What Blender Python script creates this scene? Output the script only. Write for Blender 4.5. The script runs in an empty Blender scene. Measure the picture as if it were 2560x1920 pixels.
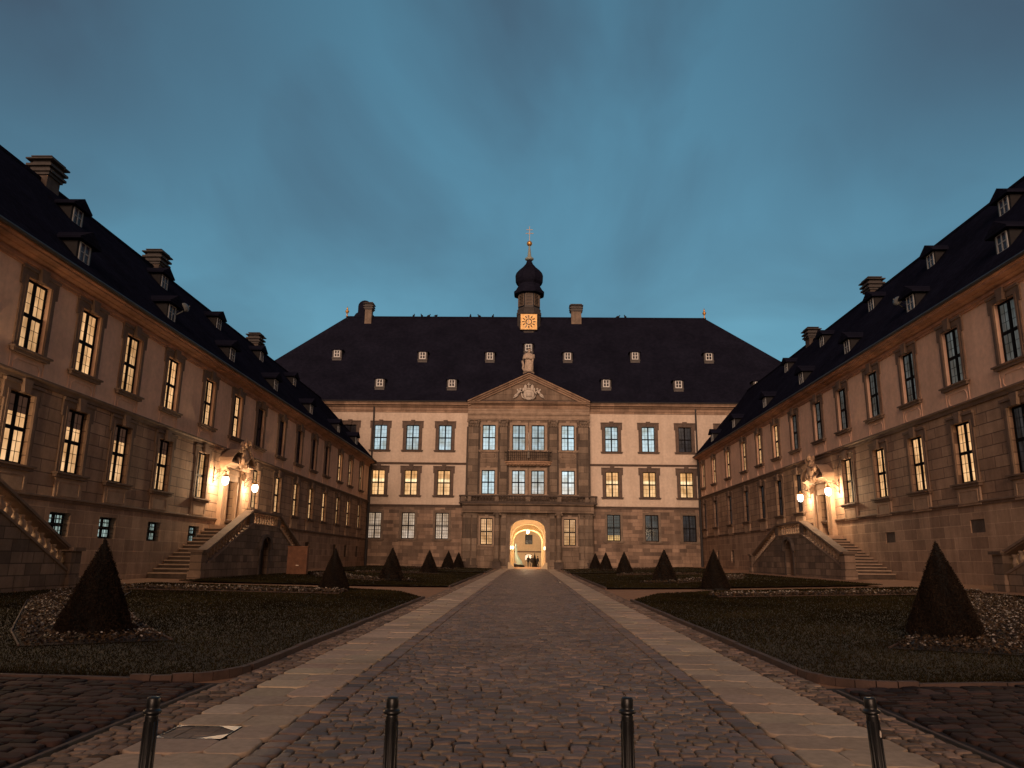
import bpy, math, random
import numpy as np
from mathutils import Vector, Matrix
random.seed(7); rng = np.random.default_rng(7)
PI = math.pi
scene = bpy.context.scene
COL = scene.collection

# ------------------------------------------------------------------ camera
cam_d = bpy.data.cameras.new("camera"); cam = bpy.data.objects.new("camera", cam_d); COL.objects.link(cam)
cam_d.sensor_width = 36.0; cam_d.lens = 1900 / 2560 * 36; cam_d.clip_start = 0.05; cam_d.clip_end = 3000
cam.matrix_world = Matrix(((0.99972595, -0.00735564, 0.0222241, 0),
                           (0.01999311, -0.2255633, -0.97402334, 0),
                           (0.01217751, 0.97420075, -0.22535442, 1.6),
                           (0, 0, 0, 1)))
scene.camera = cam

# ------------------------------------------------------------------ world, sun, exposure
SUN_EL, SUN_AZ = math.radians(14.0), math.radians(6.5)      # low warm light from behind the camera, a little from the left
world = bpy.data.worlds.new("World"); scene.world = world; world.use_nodes = True
wn, wl = world.node_tree.nodes, world.node_tree.links
wn.clear()
def WN(t, **k):
    n = wn.new(t)
    for a, b in k.items(): setattr(n, a, b)
    return n
wo = WN('ShaderNodeOutputWorld'); wb = WN('ShaderNodeBackground'); wl.new(wb.outputs[0], wo.inputs[0])
sky = WN('ShaderNodeTexSky', sky_type='NISHITA', sun_disc=False, sun_elevation=SUN_EL, sun_rotation=PI + SUN_AZ,
         air_density=1.0, dust_density=0.4, ozone_density=4.0)
tint = WN('ShaderNodeMixRGB', blend_type='MULTIPLY'); tint.inputs[0].default_value = 1.0
tint.inputs[2].default_value = (0.86, 1.02, 0.74, 1)
wl.new(sky.outputs[0], tint.inputs[1])
tc = WN('ShaderNodeTexCoord'); sep = WN('ShaderNodeSeparateXYZ'); wl.new(tc.outputs['Generated'], sep.inputs[0])
zc = WN('ShaderNodeMath', operation='ADD'); zc.inputs[1].default_value = 0.25; wl.new(sep.outputs[2], zc.inputs[0])
dx = WN('ShaderNodeMath', operation='DIVIDE'); dy = WN('ShaderNodeMath', operation='DIVIDE')
wl.new(sep.outputs[0], dx.inputs[0]); wl.new(zc.outputs[0], dx.inputs[1])
wl.new(sep.outputs[1], dy.inputs[0]); wl.new(zc.outputs[0], dy.inputs[1])
cmb = WN('ShaderNodeCombineXYZ'); wl.new(dx.outputs[0], cmb.inputs[0]); wl.new(dy.outputs[0], cmb.inputs[1])
mp = WN('ShaderNodeMapping'); mp.inputs['Rotation'].default_value = (0, 0, math.radians(18)); mp.inputs['Scale'].default_value = (1.3, 0.95, 1)
mp.inputs['Location'].default_value = (0.9, 2.1, 0)
wl.new(cmb.outputs[0], mp.inputs[0])
nz = WN('ShaderNodeTexNoise'); nz.inputs['Scale'].default_value = 1.5; nz.inputs['Detail'].default_value = 5; nz.inputs['Roughness'].default_value = 0.5
nz.inputs['Distortion'].default_value = 0.5
wl.new(mp.outputs[0], nz.inputs['Vector'])
rp = WN('ShaderNodeValToRGB'); rp.color_ramp.elements[0].position = 0.38; rp.color_ramp.elements[1].position = 0.74
rp.color_ramp.elements[0].color = (0, 0, 0, 1); rp.color_ramp.elements[1].color = (1, 1, 1, 1)
wl.new(nz.outputs['Fac'], rp.inputs[0])
# cloud cover grows with height above the roofs
cv = WN('ShaderNodeMapRange'); cv.inputs['From Min'].default_value = 0.28; cv.inputs['From Max'].default_value = 0.66
cv.inputs['To Min'].default_value = 0.40; cv.inputs['To Max'].default_value = 1.0
wl.new(sep.outputs[2], cv.inputs['Value'])
cm0 = WN('ShaderNodeMath', operation='MULTIPLY'); wl.new(rp.outputs[0], cm0.inputs[0]); wl.new(cv.outputs[0], cm0.inputs[1])
ab = WN('ShaderNodeMath', operation='ABSOLUTE'); wl.new(sep.outputs[0], ab.inputs[0])
sd = WN('ShaderNodeMapRange'); sd.interpolation_type = 'SMOOTHSTEP'; sd.inputs['From Min'].default_value = 0.10; sd.inputs['From Max'].default_value = 0.56; wl.new(ab.outputs[0], sd.inputs['Value'])
hi = WN('ShaderNodeMapRange'); hi.interpolation_type = 'SMOOTHSTEP'; hi.inputs['From Min'].default_value = 0.30; hi.inputs['From Max'].default_value = 0.60; wl.new(sep.outputs[2], hi.inputs['Value'])
sh = WN('ShaderNodeMath', operation='MULTIPLY'); wl.new(sd.outputs[0], sh.inputs[0]); wl.new(hi.outputs[0], sh.inputs[1])
nv2 = WN('ShaderNodeMapRange'); nv2.inputs['From Min'].default_value = 0.25; nv2.inputs['From Max'].default_value = 0.7; nv2.inputs['To Min'].default_value = 0.45; nv2.inputs['To Max'].default_value = 1.0
wl.new(nz.outputs['Fac'], nv2.inputs['Value']); sh2 = WN('ShaderNodeMath', operation='MULTIPLY'); wl.new(sh.outputs[0], sh2.inputs[0]); wl.new(nv2.outputs[0], sh2.inputs[1])
cm = WN('ShaderNodeMath', operation='MAXIMUM'); wl.new(cm0.outputs[0], cm.inputs[0]); wl.new(sh2.outputs[0], cm.inputs[1])
cloud = WN('ShaderNodeMixRGB', blend_type='MIX'); veil = WN('ShaderNodeMixRGB', blend_type='MIX'); veil.inputs[2].default_value = (0.60, 1.58, 2.30, 1)      # thin even cloud veil
nv = WN('ShaderNodeTexNoise'); nv.inputs['Scale'].default_value = 0.8; nv.inputs['Detail'].default_value = 4; wl.new(mp.outputs[0], nv.inputs['Vector'])
vr = WN('ShaderNodeMapRange'); vr.inputs['From Min'].default_value = 0.3; vr.inputs['From Max'].default_value = 0.7; vr.inputs['To Min'].default_value = 0.35; vr.inputs['To Max'].default_value = 0.8
wl.new(nv.outputs['Fac'], vr.inputs['Value']); wl.new(vr.outputs[0], veil.inputs[0]); wl.new(tint.outputs[0], veil.inputs[1])
wl.new(cm.outputs[0], cloud.inputs[0]); wl.new(veil.outputs[0], cloud.inputs[1])
cloud.inputs[2].default_value = (0.36, 0.50, 0.76, 1)
# unseen warm dark clouds added behind the viewer to cut the blue sky light
bk = WN('ShaderNodeMapRange'); bk.interpolation_type = 'SMOOTHSTEP'; bk.inputs['From Min'].default_value = 0.45; bk.inputs['From Max'].default_value = -0.25
wl.new(sep.outputs[1], bk.inputs['Value'])
bank = WN('ShaderNodeMixRGB', blend_type='MIX'); bank.inputs[2].default_value = (0.60, 0.30, 0.20, 1)
wl.new(bk.outputs[0], bank.inputs[0]); wl.new(cloud.outputs[0], bank.inputs[1]); wl.new(bank.outputs[0], wb.inputs[0]); wb.inputs[1].default_value = 0.15

sun_d = bpy.data.lights.new("sun", 'SUN'); sun_d.energy = 2.5; sun_d.angle = math.radians(36); sun_d.color = (1.0, 0.645, 0.45)
sun = bpy.data.objects.new("sun", sun_d); COL.objects.link(sun)
ldir = Vector((math.sin(SUN_AZ) * math.cos(SUN_EL), math.cos(SUN_AZ) * math.cos(SUN_EL), -math.sin(SUN_EL)))
sun.rotation_euler = ldir.to_track_quat('-Z', 'Y').to_euler(); sun.location = (-20, -60, 40)
scene.view_settings.view_transform = 'Standard'; scene.view_settings.look = 'None'
scene.view_settings.exposure = 0; scene.view_settings.gamma = 1
scene.cycles.max_bounces = 6; scene.cycles.diffuse_bounces = 3; scene.cycles.glossy_bounces = 3
scene.cycles.sample_clamp_indirect = 6.0

# ------------------------------------------------------------------ helpers
class MB:
    def __init__(s): s.v, s.f, s.m = [], [], []
    def add(s, vs, fs, mi=0):
        o = len(s.v); s.v += [tuple(p) for p in vs]
        for f in fs: s.f.append(tuple(i + o for i in f)); s.m.append(mi)
    def quad(s, a, b, c, d, mi=0): s.add([a, b, c, d], [(0, 1, 2, 3)], mi)
    def box(s, x0, x1, y0, y1, z0, z1, mi=0):
        s.add([(x0, y0, z0), (x1, y0, z0), (x1, y1, z0), (x0, y1, z0), (x0, y0, z1), (x1, y0, z1), (x1, y1, z1), (x0, y1, z1)],
              [(3, 2, 1, 0), (4, 5, 6, 7), (0, 1, 5, 4), (1, 2, 6, 5), (2, 3, 7, 6), (3, 0, 4, 7)], mi)
    def poly_y(s, pts, y0, y1, mi=0):          # (x,z) outline extruded along y
        n = len(pts)
        s.add([(x, y0, z) for x, z in pts] + [(x, y1, z) for x, z in pts],
              [tuple(range(n)), tuple(range(2 * n - 1, n - 1, -1))] + [((i + 1) % n, i, n + i, n + (i + 1) % n) for i in range(n)], mi)
    def poly_x(s, pts, x0, x1, mi=0):          # (y,z) profile extruded along x
        n = len(pts)
        s.add([(x0, y, z) for y, z in pts] + [(x1, y, z) for y, z in pts],
              [tuple(range(n - 1, -1, -1)), tuple(range(n, 2 * n))] + [(i, (i + 1) % n, n + (i + 1) % n, n + i) for i in range(n)], mi)
    def lathe(s, prof, c=(0, 0, 0), n=16, mi=0, rot=0.0, sx=1.0, sy=1.0):
        vs, fs = [], []
        for r, z in prof:
            for k in range(n):
                a = 2 * PI * k / n + rot; vs.append((c[0] + r * math.cos(a) * sx, c[1] + r * math.sin(a) * sy, c[2] + z))
        for i in range(len(prof) - 1):
            for k in range(n):
                k2 = (k + 1) % n; fs.append((i * n + k, i * n + k2, (i + 1) * n + k2, (i + 1) * n + k))
        fs.append(tuple(range(n - 1, -1, -1))); fs.append(tuple((len(prof) - 1) * n + k for k in range(n)))
        s.add(vs, fs, mi)
    def ball(s, c, r, n=10, sx=1, sy=1, sz=1, mi=0):
        prof = [(r * math.sin(PI * i / n) if 0 < i < n else r * 0.03, -r * sz * math.cos(PI * i / n)) for i in range(n + 1)]
        s.lathe(prof, c, n + 4, mi, 0, sx, sy)
    def tube(s, pts, rad, n=6, mi=0):
        pts = [Vector(p) for p in pts]; rs = rad if isinstance(rad, (list, tuple)) else [rad] * len(pts)
        vs, fs = [], []
        for i, p in enumerate(pts):
            t = (pts[min(i + 1, len(pts) - 1)] - pts[max(i - 1, 0)]).normalized()
            a = t.cross(Vector((0, 0, 1)) if abs(t.z) < 0.9 else Vector((1, 0, 0))).normalized(); b = t.cross(a)
            for k in range(n):
                q = 2 * PI * k / n; vs.append(p + (a * math.cos(q) + b * math.sin(q)) * rs[i])
        for i in range(len(pts) - 1):
            for k in range(n):
                k2 = (k + 1) % n; fs.append((i * n + k, (i + 1) * n + k, (i + 1) * n + k2, i * n + k2))
        fs.append(tuple(range(n))); fs.append(tuple((len(pts) - 1) * n + k for k in range(n - 1, -1, -1)))
        s.add(vs, fs, mi)
    def wall(s, x0, x1, z0, z1, ops, y=0.0, depth=0.35, mi=0):   # front face with real openings and their reveals
        xs = sorted({x0, x1, *[a for o in ops for a in (o[0], o[1])]}); zs = sorted({z0, z1, *[a for o in ops for a in (o[2], o[3])]})
        xs = [x for x in xs if x0 <= x <= x1]; zs = [z for z in zs if z0 <= z <= z1]
        for i in range(len(xs) - 1):
            for j in range(len(zs) - 1):
                cx, cz = (xs[i] + xs[i + 1]) / 2, (zs[j] + zs[j + 1]) / 2
                if any(o[0] < cx < o[1] and o[2] < cz < o[3] for o in ops): continue
                s.quad((xs[i], y, zs[j]), (xs[i + 1], y, zs[j]), (xs[i + 1], y, zs[j + 1]), (xs[i], y, zs[j + 1]), mi)
        for a, b, c, d in [o[:4] for o in ops]:
            e = y + depth
            s.quad((a, y, c), (a, y, d), (a, e, d), (a, e, c), mi); s.quad((b, y, d), (b, y, c), (b, e, c), (b, e, d), mi)
            s.quad((a, y, d), (b, y, d), (b, e, d), (a, e, d), mi); s.quad((b, y, c), (a, y, c), (a, e, c), (b, e, c), mi)
    def mesh(s, name, mats, smooth=False):
        me = bpy.data.meshes.new(name); me.from_pydata(s.v, [], s.f)
        for m in (mats if isinstance(mats, (list, tuple)) else [mats]): me.materials.append(m)
        me.polygons.foreach_set('material_index', s.m)
        me.polygons.foreach_set('use_smooth', [bool(smooth)] * len(s.f)); me.update(); return me
    def build(s, name, mats, parent=None, smooth=False, loc=None):
        return link(name, s.mesh(name, mats, smooth), parent, loc)
def link(name, data, parent=None, loc=None):
    o = bpy.data.objects.new(name, data); COL.objects.link(o)
    if parent is not None: o.parent = parent
    if loc is not None: o.location = loc
    return o
def tag(o, label, cat, group=None, kind=None):
    o['label'] = label; o['category'] = cat
    if group: o['group'] = group
    if kind: o['kind'] = kind
    return o
def thing(name, label, cat, loc=(0, 0, 0), rz=0.0, group=None):
    o = bpy.data.objects.new(name, None); COL.objects.link(o); o.empty_display_size = 0.3
    o.location = loc; o.rotation_euler = (0, 0, rz); return tag(o, label, cat, group)
def struct(name, mb, mat, smooth=False):
    o = mb.build(name, mat, None, smooth); o['kind'] = 'structure'; return o
def copy_tree(o, parent=None):
    c = o.copy(); COL.objects.link(c); c.parent = parent
    for ch in list(o.children): copy_tree(ch, c)
    return c
def np_mesh(name, V, F, mat, colors=None, smooth=False):
    me = bpy.data.meshes.new(name); V = np.asarray(V, np.float32); F = np.asarray(F, np.int32); k = F.shape[1]
    me.vertices.add(len(V)); me.vertices.foreach_set('co', V.ravel())
    me.loops.add(F.size); me.loops.foreach_set('vertex_index', F.ravel())
    me.polygons.add(len(F)); me.polygons.foreach_set('loop_start', np.arange(0, F.size, k, dtype=np.int32))
    me.polygons.foreach_set('use_smooth', np.full(len(F), smooth))
    me.materials.append(mat); me.update(calc_edges=True)
    if colors is not None:
        at = me.color_attributes.new('tone', 'FLOAT_COLOR', 'POINT'); c = np.ones((len(V), 4), np.float32); c[:, :3] = colors
        at.data.foreach_set('color', c.ravel())
    return me
def g(x, y):                                                        # the court rises gently to the palace and to both wings
    s = np.clip(np.abs(x) - 4.0, 0, 17.0)
    return 0.0052 * np.clip(y, -50, 105) + np.where(np.asarray(x) > 0, 0.030, 0.012) * s

# ------------------------------------------------------------------ materials
def mat(name):
    m = bpy.data.materials.new(name); m.use_nodes = True
    return m, m.node_tree.nodes, m.node_tree.links, m.node_tree.nodes['Principled BSDF']
def ramp(N, L, src, stops):
    r = N.new('ShaderNodeValToRGB'); e = r.color_ramp.elements
    while len(e) < len(stops): e.new(0.5)
    for i, (p, c) in enumerate(stops): e[i].position = p; e[i].color = (*c, 1) if len(c) == 3 else c
    L.new(src, r.inputs[0]); return r.outputs[0]
def noise(N, L, vec, scale, detail=4, rough=0.55):
    n = N.new('ShaderNodeTexNoise'); n.inputs['Scale'].default_value = scale; n.inputs['Detail'].default_value = detail; n.inputs['Roughness'].default_value = rough
    if vec is not None: L.new(vec, n.inputs['Vector'])
    return n.outputs['Fac']
def mixc(N, L, a, b, f, mode='MIX'):
    m = N.new('ShaderNodeMixRGB'); m.blend_type = mode
    for i, v in ((0, f), (1, a), (2, b)):
        if isinstance(v, (int, float)): m.inputs[i].default_value = v
        elif isinstance(v, tuple): m.inputs[i].default_value = (*v, 1)
        else: L.new(v, m.inputs[i])
    return m.outputs[0]
def bump(N, L, B, h, strength, dist=0.02):
    b = N.new('ShaderNodeBump'); b.inputs['Strength'].default_value = strength; b.inputs['Distance'].default_value = dist
    L.new(h, b.inputs['Height']); L.new(b.outputs[0], B.inputs['Normal'])
def objcoord(N): return N.new('ShaderNodeTexCoord').outputs['Object']
def swizzle_xz(N, L, vec):
    s = N.new('ShaderNodeSeparateXYZ'); c = N.new('ShaderNodeCombineXYZ'); L.new(vec, s.inputs[0])
    L.new(s.outputs[0], c.inputs[0]); L.new(s.outputs[2], c.inputs[1]); return c.outputs[0]

def ashlar(name, c1, c2, mortar, bw=1.1, rh=0.46, ms=0.012, dirt=0.5):
    m, N, L, B = mat(name); v = objcoord(N); u = swizzle_xz(N, L, v)
    wob = N.new('ShaderNodeTexNoise'); wob.inputs['Scale'].default_value = 0.35; L.new(u, wob.inputs['Vector'])
    br = N.new('ShaderNodeTexBrick'); br.inputs['Scale'].default_value = 1.0; br.inputs['Brick Width'].default_value = bw
    br.inputs['Row Height'].default_value = rh; br.inputs['Mortar Size'].default_value = ms; br.inputs['Mortar Smooth'].default_value = 0.3
    br.inputs['Bias'].default_value = -0.1; br.offset = 0.42; br.squash = 0.7; br.squash_frequency = 3
    br.inputs['Color1'].default_value = (*c1, 1); br.inputs['Color2'].default_value = (*c2, 1); br.inputs['Mortar'].default_value = (*mortar, 1)
    L.new(u, br.inputs['Vector'])
    n1 = noise(N, L, v, 0.45, 5, 0.65); n2 = noise(N, L, v, 6.0, 4)
    c = mixc(N, L, br.outputs[0], ramp(N, L, n1, [(0.3, (0.62, 0.58, 0.55)), (0.7, (1.2, 1.17, 1.12))]), dirt, 'MULTIPLY')
    mps = N.new('ShaderNodeMapping'); mps.inputs['Scale'].default_value = (1.2, 1.2, 0.12); L.new(v, mps.inputs[0])
    st = noise(N, L, mps.outputs[0], 1.0, 4, 0.6)
    c = mixc(N, L, c, ramp(N, L, st, [(0.38, (0.6, 0.57, 0.55)), (0.6, (1.05, 1.05, 1.05))]), 0.6, 'MULTIPLY')
    c = mixc(N, L, c, ramp(N, L, n2, [(0.3, (0.8, 0.8, 0.8)), (0.7, (1.12, 1.12, 1.12))]), 0.6, 'MULTIPLY')
    L.new(c, B.inputs['Base Color']); B.inputs['Roughness'].default_value = 0.85
    h = mixc(N, L, br.outputs['Fac'], n2, 0.25); inv = N.new('ShaderNodeInvert'); L.new(h, inv.inputs['Color'])
    bump(N, L, B, inv.outputs[0], 0.6, 0.03); return m
def plain(name, col, var=0.25, scale=1.2, rough=0.8, bs=0.25, stains=0.0, metallic=0.0):
    m, N, L, B = mat(name); v = objcoord(N); n1 = noise(N, L, v, scale, 6, 0.62); n2 = noise(N, L, v, scale * 9, 3)
    lo = tuple(c * (1 - var) for c in col); hi = tuple(min(1, c * (1 + var)) for c in col)
    c = mixc(N, L, ramp(N, L, n1, [(0.3, lo), (0.7, hi)]), ramp(N, L, n2, [(0.3, (0.85,) * 3), (0.7, (1.1,) * 3)]), 0.7, 'MULTIPLY')
    if stains:
        mps = N.new('ShaderNodeMapping'); mps.inputs['Scale'].default_value = (0.9, 0.9, 0.1); L.new(v, mps.inputs[0])
        st = noise(N, L, mps.outputs[0], 1.0, 5, 0.65)
        c = mixc(N, L, c, ramp(N, L, st, [(0.36, (0.66, 0.60, 0.55)), (0.58, (1, 1, 1))]), stains, 'MULTIPLY')
    L.new(c, B.inputs['Base Color']); B.inputs['Roughness'].default_value = rough; B.inputs['Metallic'].default_value = metallic
    if bs: bump(N, L, B, n2, bs, 0.02)
    return m
def toned(name, rough=0.7, spec=0.5, mul=(1, 1, 1), bscale=40, bs=0.2):       # colour from the mesh's own per-stone / per-leaf tone
    m, N, L, B = mat(name); a = N.new('ShaderNodeAttribute'); a.attribute_name = 'tone'; v = objcoord(N)
    n = noise(N, L, v, bscale, 3); n2 = noise(N, L, v, 0.6, 4, 0.6)
    c = mixc(N, L, a.outputs['Color'], ramp(N, L, n, [(0.25, (0.75,) * 3), (0.75, (1.2,) * 3)]), 0.8, 'MULTIPLY')
    c = mixc(N, L, c, ramp(N, L, n2, [(0.3, (0.7,) * 3), (0.7, (1.2,) * 3)]), 0.7, 'MULTIPLY')
    c = mixc(N, L, c, tuple(mul), 1.0, 'MULTIPLY')
    L.new(c, B.inputs['Base Color']); B.inputs['Roughness'].default_value = rough; B.inputs['Specular IOR Level'].default_value = spec
    if bs: bump(N, L, B, n, bs, 0.01)
    return m
def pane_mat(name, top, bot, strength, fold=0.25, blind=0.0, blind_col=(0.1, 0.06, 0.04), mid=None):
    """curtains and blinds lit from the room behind the glass; the coat is the glass"""
    m, N, L, B = mat(name); v = objcoord(N); s = N.new('ShaderNodeSeparateXYZ'); L.new(v, s.inputs[0])
    oi = N.new('ShaderNodeObjectInfo')
    zr = N.new('ShaderNodeMapRange'); zr.inputs['From Max'].default_value = 3.2; L.new(s.outputs[2], zr.inputs['Value'])
    stops = [(0.0, bot), (1.0, top)] if mid is None else [(0.0, bot), (0.5, bot), (0.62, mid), (0.72, top), (1.0, top)]
    c = ramp(N, L, zr.outputs[0], stops)
    off = N.new('ShaderNodeVectorMath'); off.operation = 'ADD'; L.new(v, off.inputs[0])
    rv = N.new('ShaderNodeCombineXYZ'); sc = N.new('ShaderNodeMath'); sc.operation = 'MULTIPLY'; sc.inputs[1].default_value = 37.0
    L.new(oi.outputs['Random'], sc.inputs[0]); L.new(sc.outputs[0], rv.inputs[0]); L.new(sc.outputs[0], rv.inputs[2]); L.new(rv.outputs[0], off.inputs[1])
    mpf = N.new('ShaderNodeMapping'); mpf.inputs['Scale'].default_value = (7.0, 1, 0.35); L.new(off.outputs[0], mpf.inputs[0])
    f = noise(N, L, mpf.outputs[0], 1.0, 2); f2 = noise(N, L, off.outputs[0], 1.1, 3)
    c = mixc(N, L, c, ramp(N, L, f, [(0.3, (1 - fold,) * 3), (0.7, (1 + fold,) * 3)]), 1.0, 'MULTIPLY')
    c = mixc(N, L, c, ramp(N, L, f2, [(0.3, (0.62, 0.55, 0.46)), (0.7, (1.22, 1.25, 1.3))]), 1.0, 'MULTIPLY')
    rb = N.new('ShaderNodeMapRange'); rb.inputs['To Min'].default_value = 0.68; rb.inputs['To Max'].default_value = 1.18; L.new(oi.outputs['Random'], rb.inputs['Value'])
    c = mixc(N, L, c, rb.outputs[0], 1.0, 'MULTIPLY')
    if blind:
        gt = N.new('ShaderNodeMath'); gt.operation = 'GREATER_THAN'; L.new(s.outputs[2], gt.inputs[0]); gt.inputs[1].default_value = blind
        c = mixc(N, L, c, blind_col, gt.outputs[0])
    B.inputs['Base Color'].default_value = (0.012, 0.012, 0.014, 1); B.inputs['Roughness'].default_value = 0.12; B.inputs['Specular IOR Level'].default_value = 0.12
    L.new(c, B.inputs['Emission Color']); B.inputs['Emission Strength'].default_value = strength; return m

M = {}
M['ashlar'] = ashlar('facade_ashlar', (0.40, 0.29, 0.22), (0.11, 0.082, 0.068), (0.22, 0.165, 0.13), 1.35, 0.46, 0.02)
M['bay'] = ashlar('bay_ashlar', (0.26, 0.20, 0.155), (0.17, 0.132, 0.105), (0.09, 0.07, 0.055), 1.6, 0.7, 0.02, 0.8)
M['pil'] = ashlar('banded_pilaster_stone', (0.30, 0.24, 0.19), (0.085, 0.068, 0.058), (0.06, 0.05, 0.04), 2.6, 0.85, 0.02, 0.9)
M['pil_back'] = plain('edge_shade_stone', (0.075, 0.058, 0.048), 0.4, 1.5, 0.85, 0.3)  # dark tone stands in for shade along the pilaster edges
M['bay_light'] = plain('clean_sandstone', (0.36, 0.275, 0.21), 0.25, 1.5, 0.85, 0.3, 0.4)
M['rail_iron'] = plain('rusty_railing_iron', (0.17, 0.12, 0.09), 0.3, 6, 0.5, 0.1)
M['wing_stone'] = ashlar('wing_ashlar', (0.46, 0.32, 0.23), (0.30, 0.20, 0.145), (0.15, 0.095, 0.07), 2.3, 0.56, 0.026, 0.9)
M['wing_base'] = ashlar('wing_plinth_ashlar', (0.44, 0.31, 0.23), (0.27, 0.18, 0.135), (0.55, 0.40, 0.30), 1.5, 0.6, 0.02, 0.8)
M['perron'] = ashlar('perron_ashlar', (0.30, 0.22, 0.17), (0.12, 0.088, 0.07), (0.09, 0.065, 0.05), 0.9, 0.42, 0.022, 0.9)
M['plaster'] = plain('cream_plaster', (0.66, 0.555, 0.46), 0.10, 0.35, 0.9, 0.12, 0.3)
M['wing_plaster'] = plain('ochre_plaster', (0.76, 0.51, 0.385), 0.14, 0.4, 0.9, 0.15, 0.4)
M['trim'] = plain('brown_sandstone', (0.115, 0.082, 0.066), 0.3, 2.0, 0.8, 0.3)
M['wing_trim'] = plain('weathered_sandstone', (0.15, 0.098, 0.072), 0.3, 1.6, 0.8, 0.3)
M['cornice'] = ashlar('cornice_stone', (0.42, 0.30, 0.22), (0.27, 0.19, 0.14), (0.15, 0.11, 0.09), 1.9, 3.0, 0.012, 0.7)
M['bay_trim'] = plain('grey_sandstone', (0.21, 0.165, 0.13), 0.35, 1.5, 0.85, 0.35, 0.6)
M['pale'] = plain('pale_carved_stone', (0.55, 0.50, 0.44), 0.15, 4.0, 0.8, 0.3)
M['dark_stone'] = plain('sooty_sandstone', (0.085, 0.065, 0.055), 0.4, 2.0, 0.85, 0.4)
M['step'] = plain('step_stone', (0.36, 0.26, 0.19), 0.2, 1.5, 0.75, 0.25)
M['frame'] = plain('dark_window_paint', (0.006, 0.005, 0.006), 0.2, 4, 0.7, 0); M['frame'].node_tree.nodes['Principled BSDF'].inputs['Specular IOR Level'].default_value = 0.1
M['white'] = plain('white_window_paint', (0.75, 0.78, 0.78), 0.08, 4, 0.5, 0)
M['dormer_dark'] = plain('slated_dormer_cheeks', (0.009, 0.008, 0.01), 0.2, 3, 0.8, 0.2)
M['dim_white_frame'] = plain('dimmed_white_paint', (0.32, 0.34, 0.35), 0.1, 4, 0.6, 0)  # white frame paint darkened to stand in for dim light on the wing roofs
M['dormer_wall'] = plain('grey_dormer_boards', (0.10, 0.095, 0.095), 0.2, 3, 0.8, 0.2)
M['door'] = plain('oak_door', (0.17, 0.095, 0.05), 0.35, 3, 0.5, 0.2)
M['dark_door'] = plain('dark_cellar_door', (0.025, 0.020, 0.02), 0.3, 3, 0.6, 0.2)
M['iron'] = plain('black_iron', (0.02, 0.019, 0.02), 0.3, 6, 0.45, 0.1, 0, 0.6)
M['lead'] = plain('verdigris_lead', (0.30, 0.36, 0.34), 0.25, 6, 0.6, 0.1)
M['gold'] = plain('gilded_metal', (0.75, 0.42, 0.13), 0.15, 6, 0.4, 0.1, 0, 0.75)
M['pipe'] = plain('dark_downpipe_zinc', (0.03, 0.028, 0.03), 0.3, 4, 0.6, 0)
M['dish'] = plain('grey_dish_paint', (0.16, 0.17, 0.165), 0.1, 4, 0.5, 0)
M['tunnel'] = plain('passage_plaster', (0.66, 0.54, 0.36), 0.08, 1, 0.9, 0.1)
M['rear'] = plain('rear_plaster', (0.55, 0.42, 0.29), 0.1, 0.5, 0.9, 0.1)

def slate():
    m, N, L, B = mat('dark_slate'); v = objcoord(N); u = swizzle_xz(N, L, v)
    br = N.new('ShaderNodeTexBrick'); br.inputs['Scale'].default_value = 1; br.inputs['Brick Width'].default_value = 0.32; br.inputs['Row Height'].default_value = 0.2
    br.inputs['Mortar Size'].default_value = 0.012; br.inputs['Color1'].default_value = (0.017, 0.018, 0.033, 1); br.inputs['Color2'].default_value = (0.012, 0.013, 0.024, 1)
    br.inputs['Mortar'].default_value = (0.008, 0.008, 0.014, 1); L.new(u, br.inputs['Vector'])
    n = noise(N, L, v, 0.3, 5, 0.6)
    c = mixc(N, L, br.outputs[0], ramp(N, L, n, [(0.3, (0.75,) * 3), (0.7, (1.2,) * 3)]), 1.0, 'MULTIPLY')
    L.new(c, B.inputs['Base Color']); B.inputs['Roughness'].default_value = 0.9; B.inputs['Specular IOR Level'].default_value = 0.0
    inv = N.new('ShaderNodeInvert'); L.new(br.outputs['Fac'], inv.inputs['Color']); bump(N, L, B, inv.outputs[0], 0.3, 0.02); return m
M['slate'] = slate()
W = (0.84, 0.46, 0.20)
PANES = {
    'warm': pane_mat('curtain_warm', W, (0.86, 0.49, 0.22), 1.0),
    'blind': pane_mat('curtain_warm_blind', W, (0.88, 0.51, 0.24), 1.0, 0.12, 2.12, (0.045, 0.022, 0.014)),
    'amber': pane_mat('room_amber', (0.82, 0.43, 0.16), (0.92, 0.54, 0.24), 1.0, 0.2, 0, mid=(1.3, 1.0, 0.55)),
    'cool': pane_mat('curtain_cool', (0.44, 0.62, 0.68), (0.50, 0.66, 0.71), 1.0, 0.06),
    'cool_pale': pane_mat('curtain_cool_pale', (0.50, 0.66, 0.70), (0.70, 0.68, 0.62), 1.05, 0.06),
    'pale': pane_mat('curtain_pale', (0.62, 0.45, 0.30), (0.78, 0.60, 0.46), 0.9, 0.12),
    'orange': pane_mat('curtain_orange', (0.95, 0.55, 0.27), (0.98, 0.55, 0.24), 0.95, 0.15),
    'half': pane_mat('room_half_lit', (0.10, 0.14, 0.14), (0.9, 0.55, 0.2), 0.9, 0.2, 0.75, (0.06, 0.075, 0.07)),
    'grey': pane_mat('curtain_unlit_grey', (0.055, 0.062, 0.06), (0.07, 0.068, 0.06), 1.0, 0.45),
    'dim': pane_mat('room_dim', (0.03, 0.03, 0.03), (0.03, 0.025, 0.025), 0.8, 0.6),
    'dark': pane_mat('room_dark', (0.004, 0.003, 0.004), (0.005, 0.003, 0.004), 1.0, 0.3),
    'basement': pane_mat('cellar_cool', (0.30, 0.42, 0.40), (0.34, 0.45, 0.42), 1.0, 0.15),
}
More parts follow.
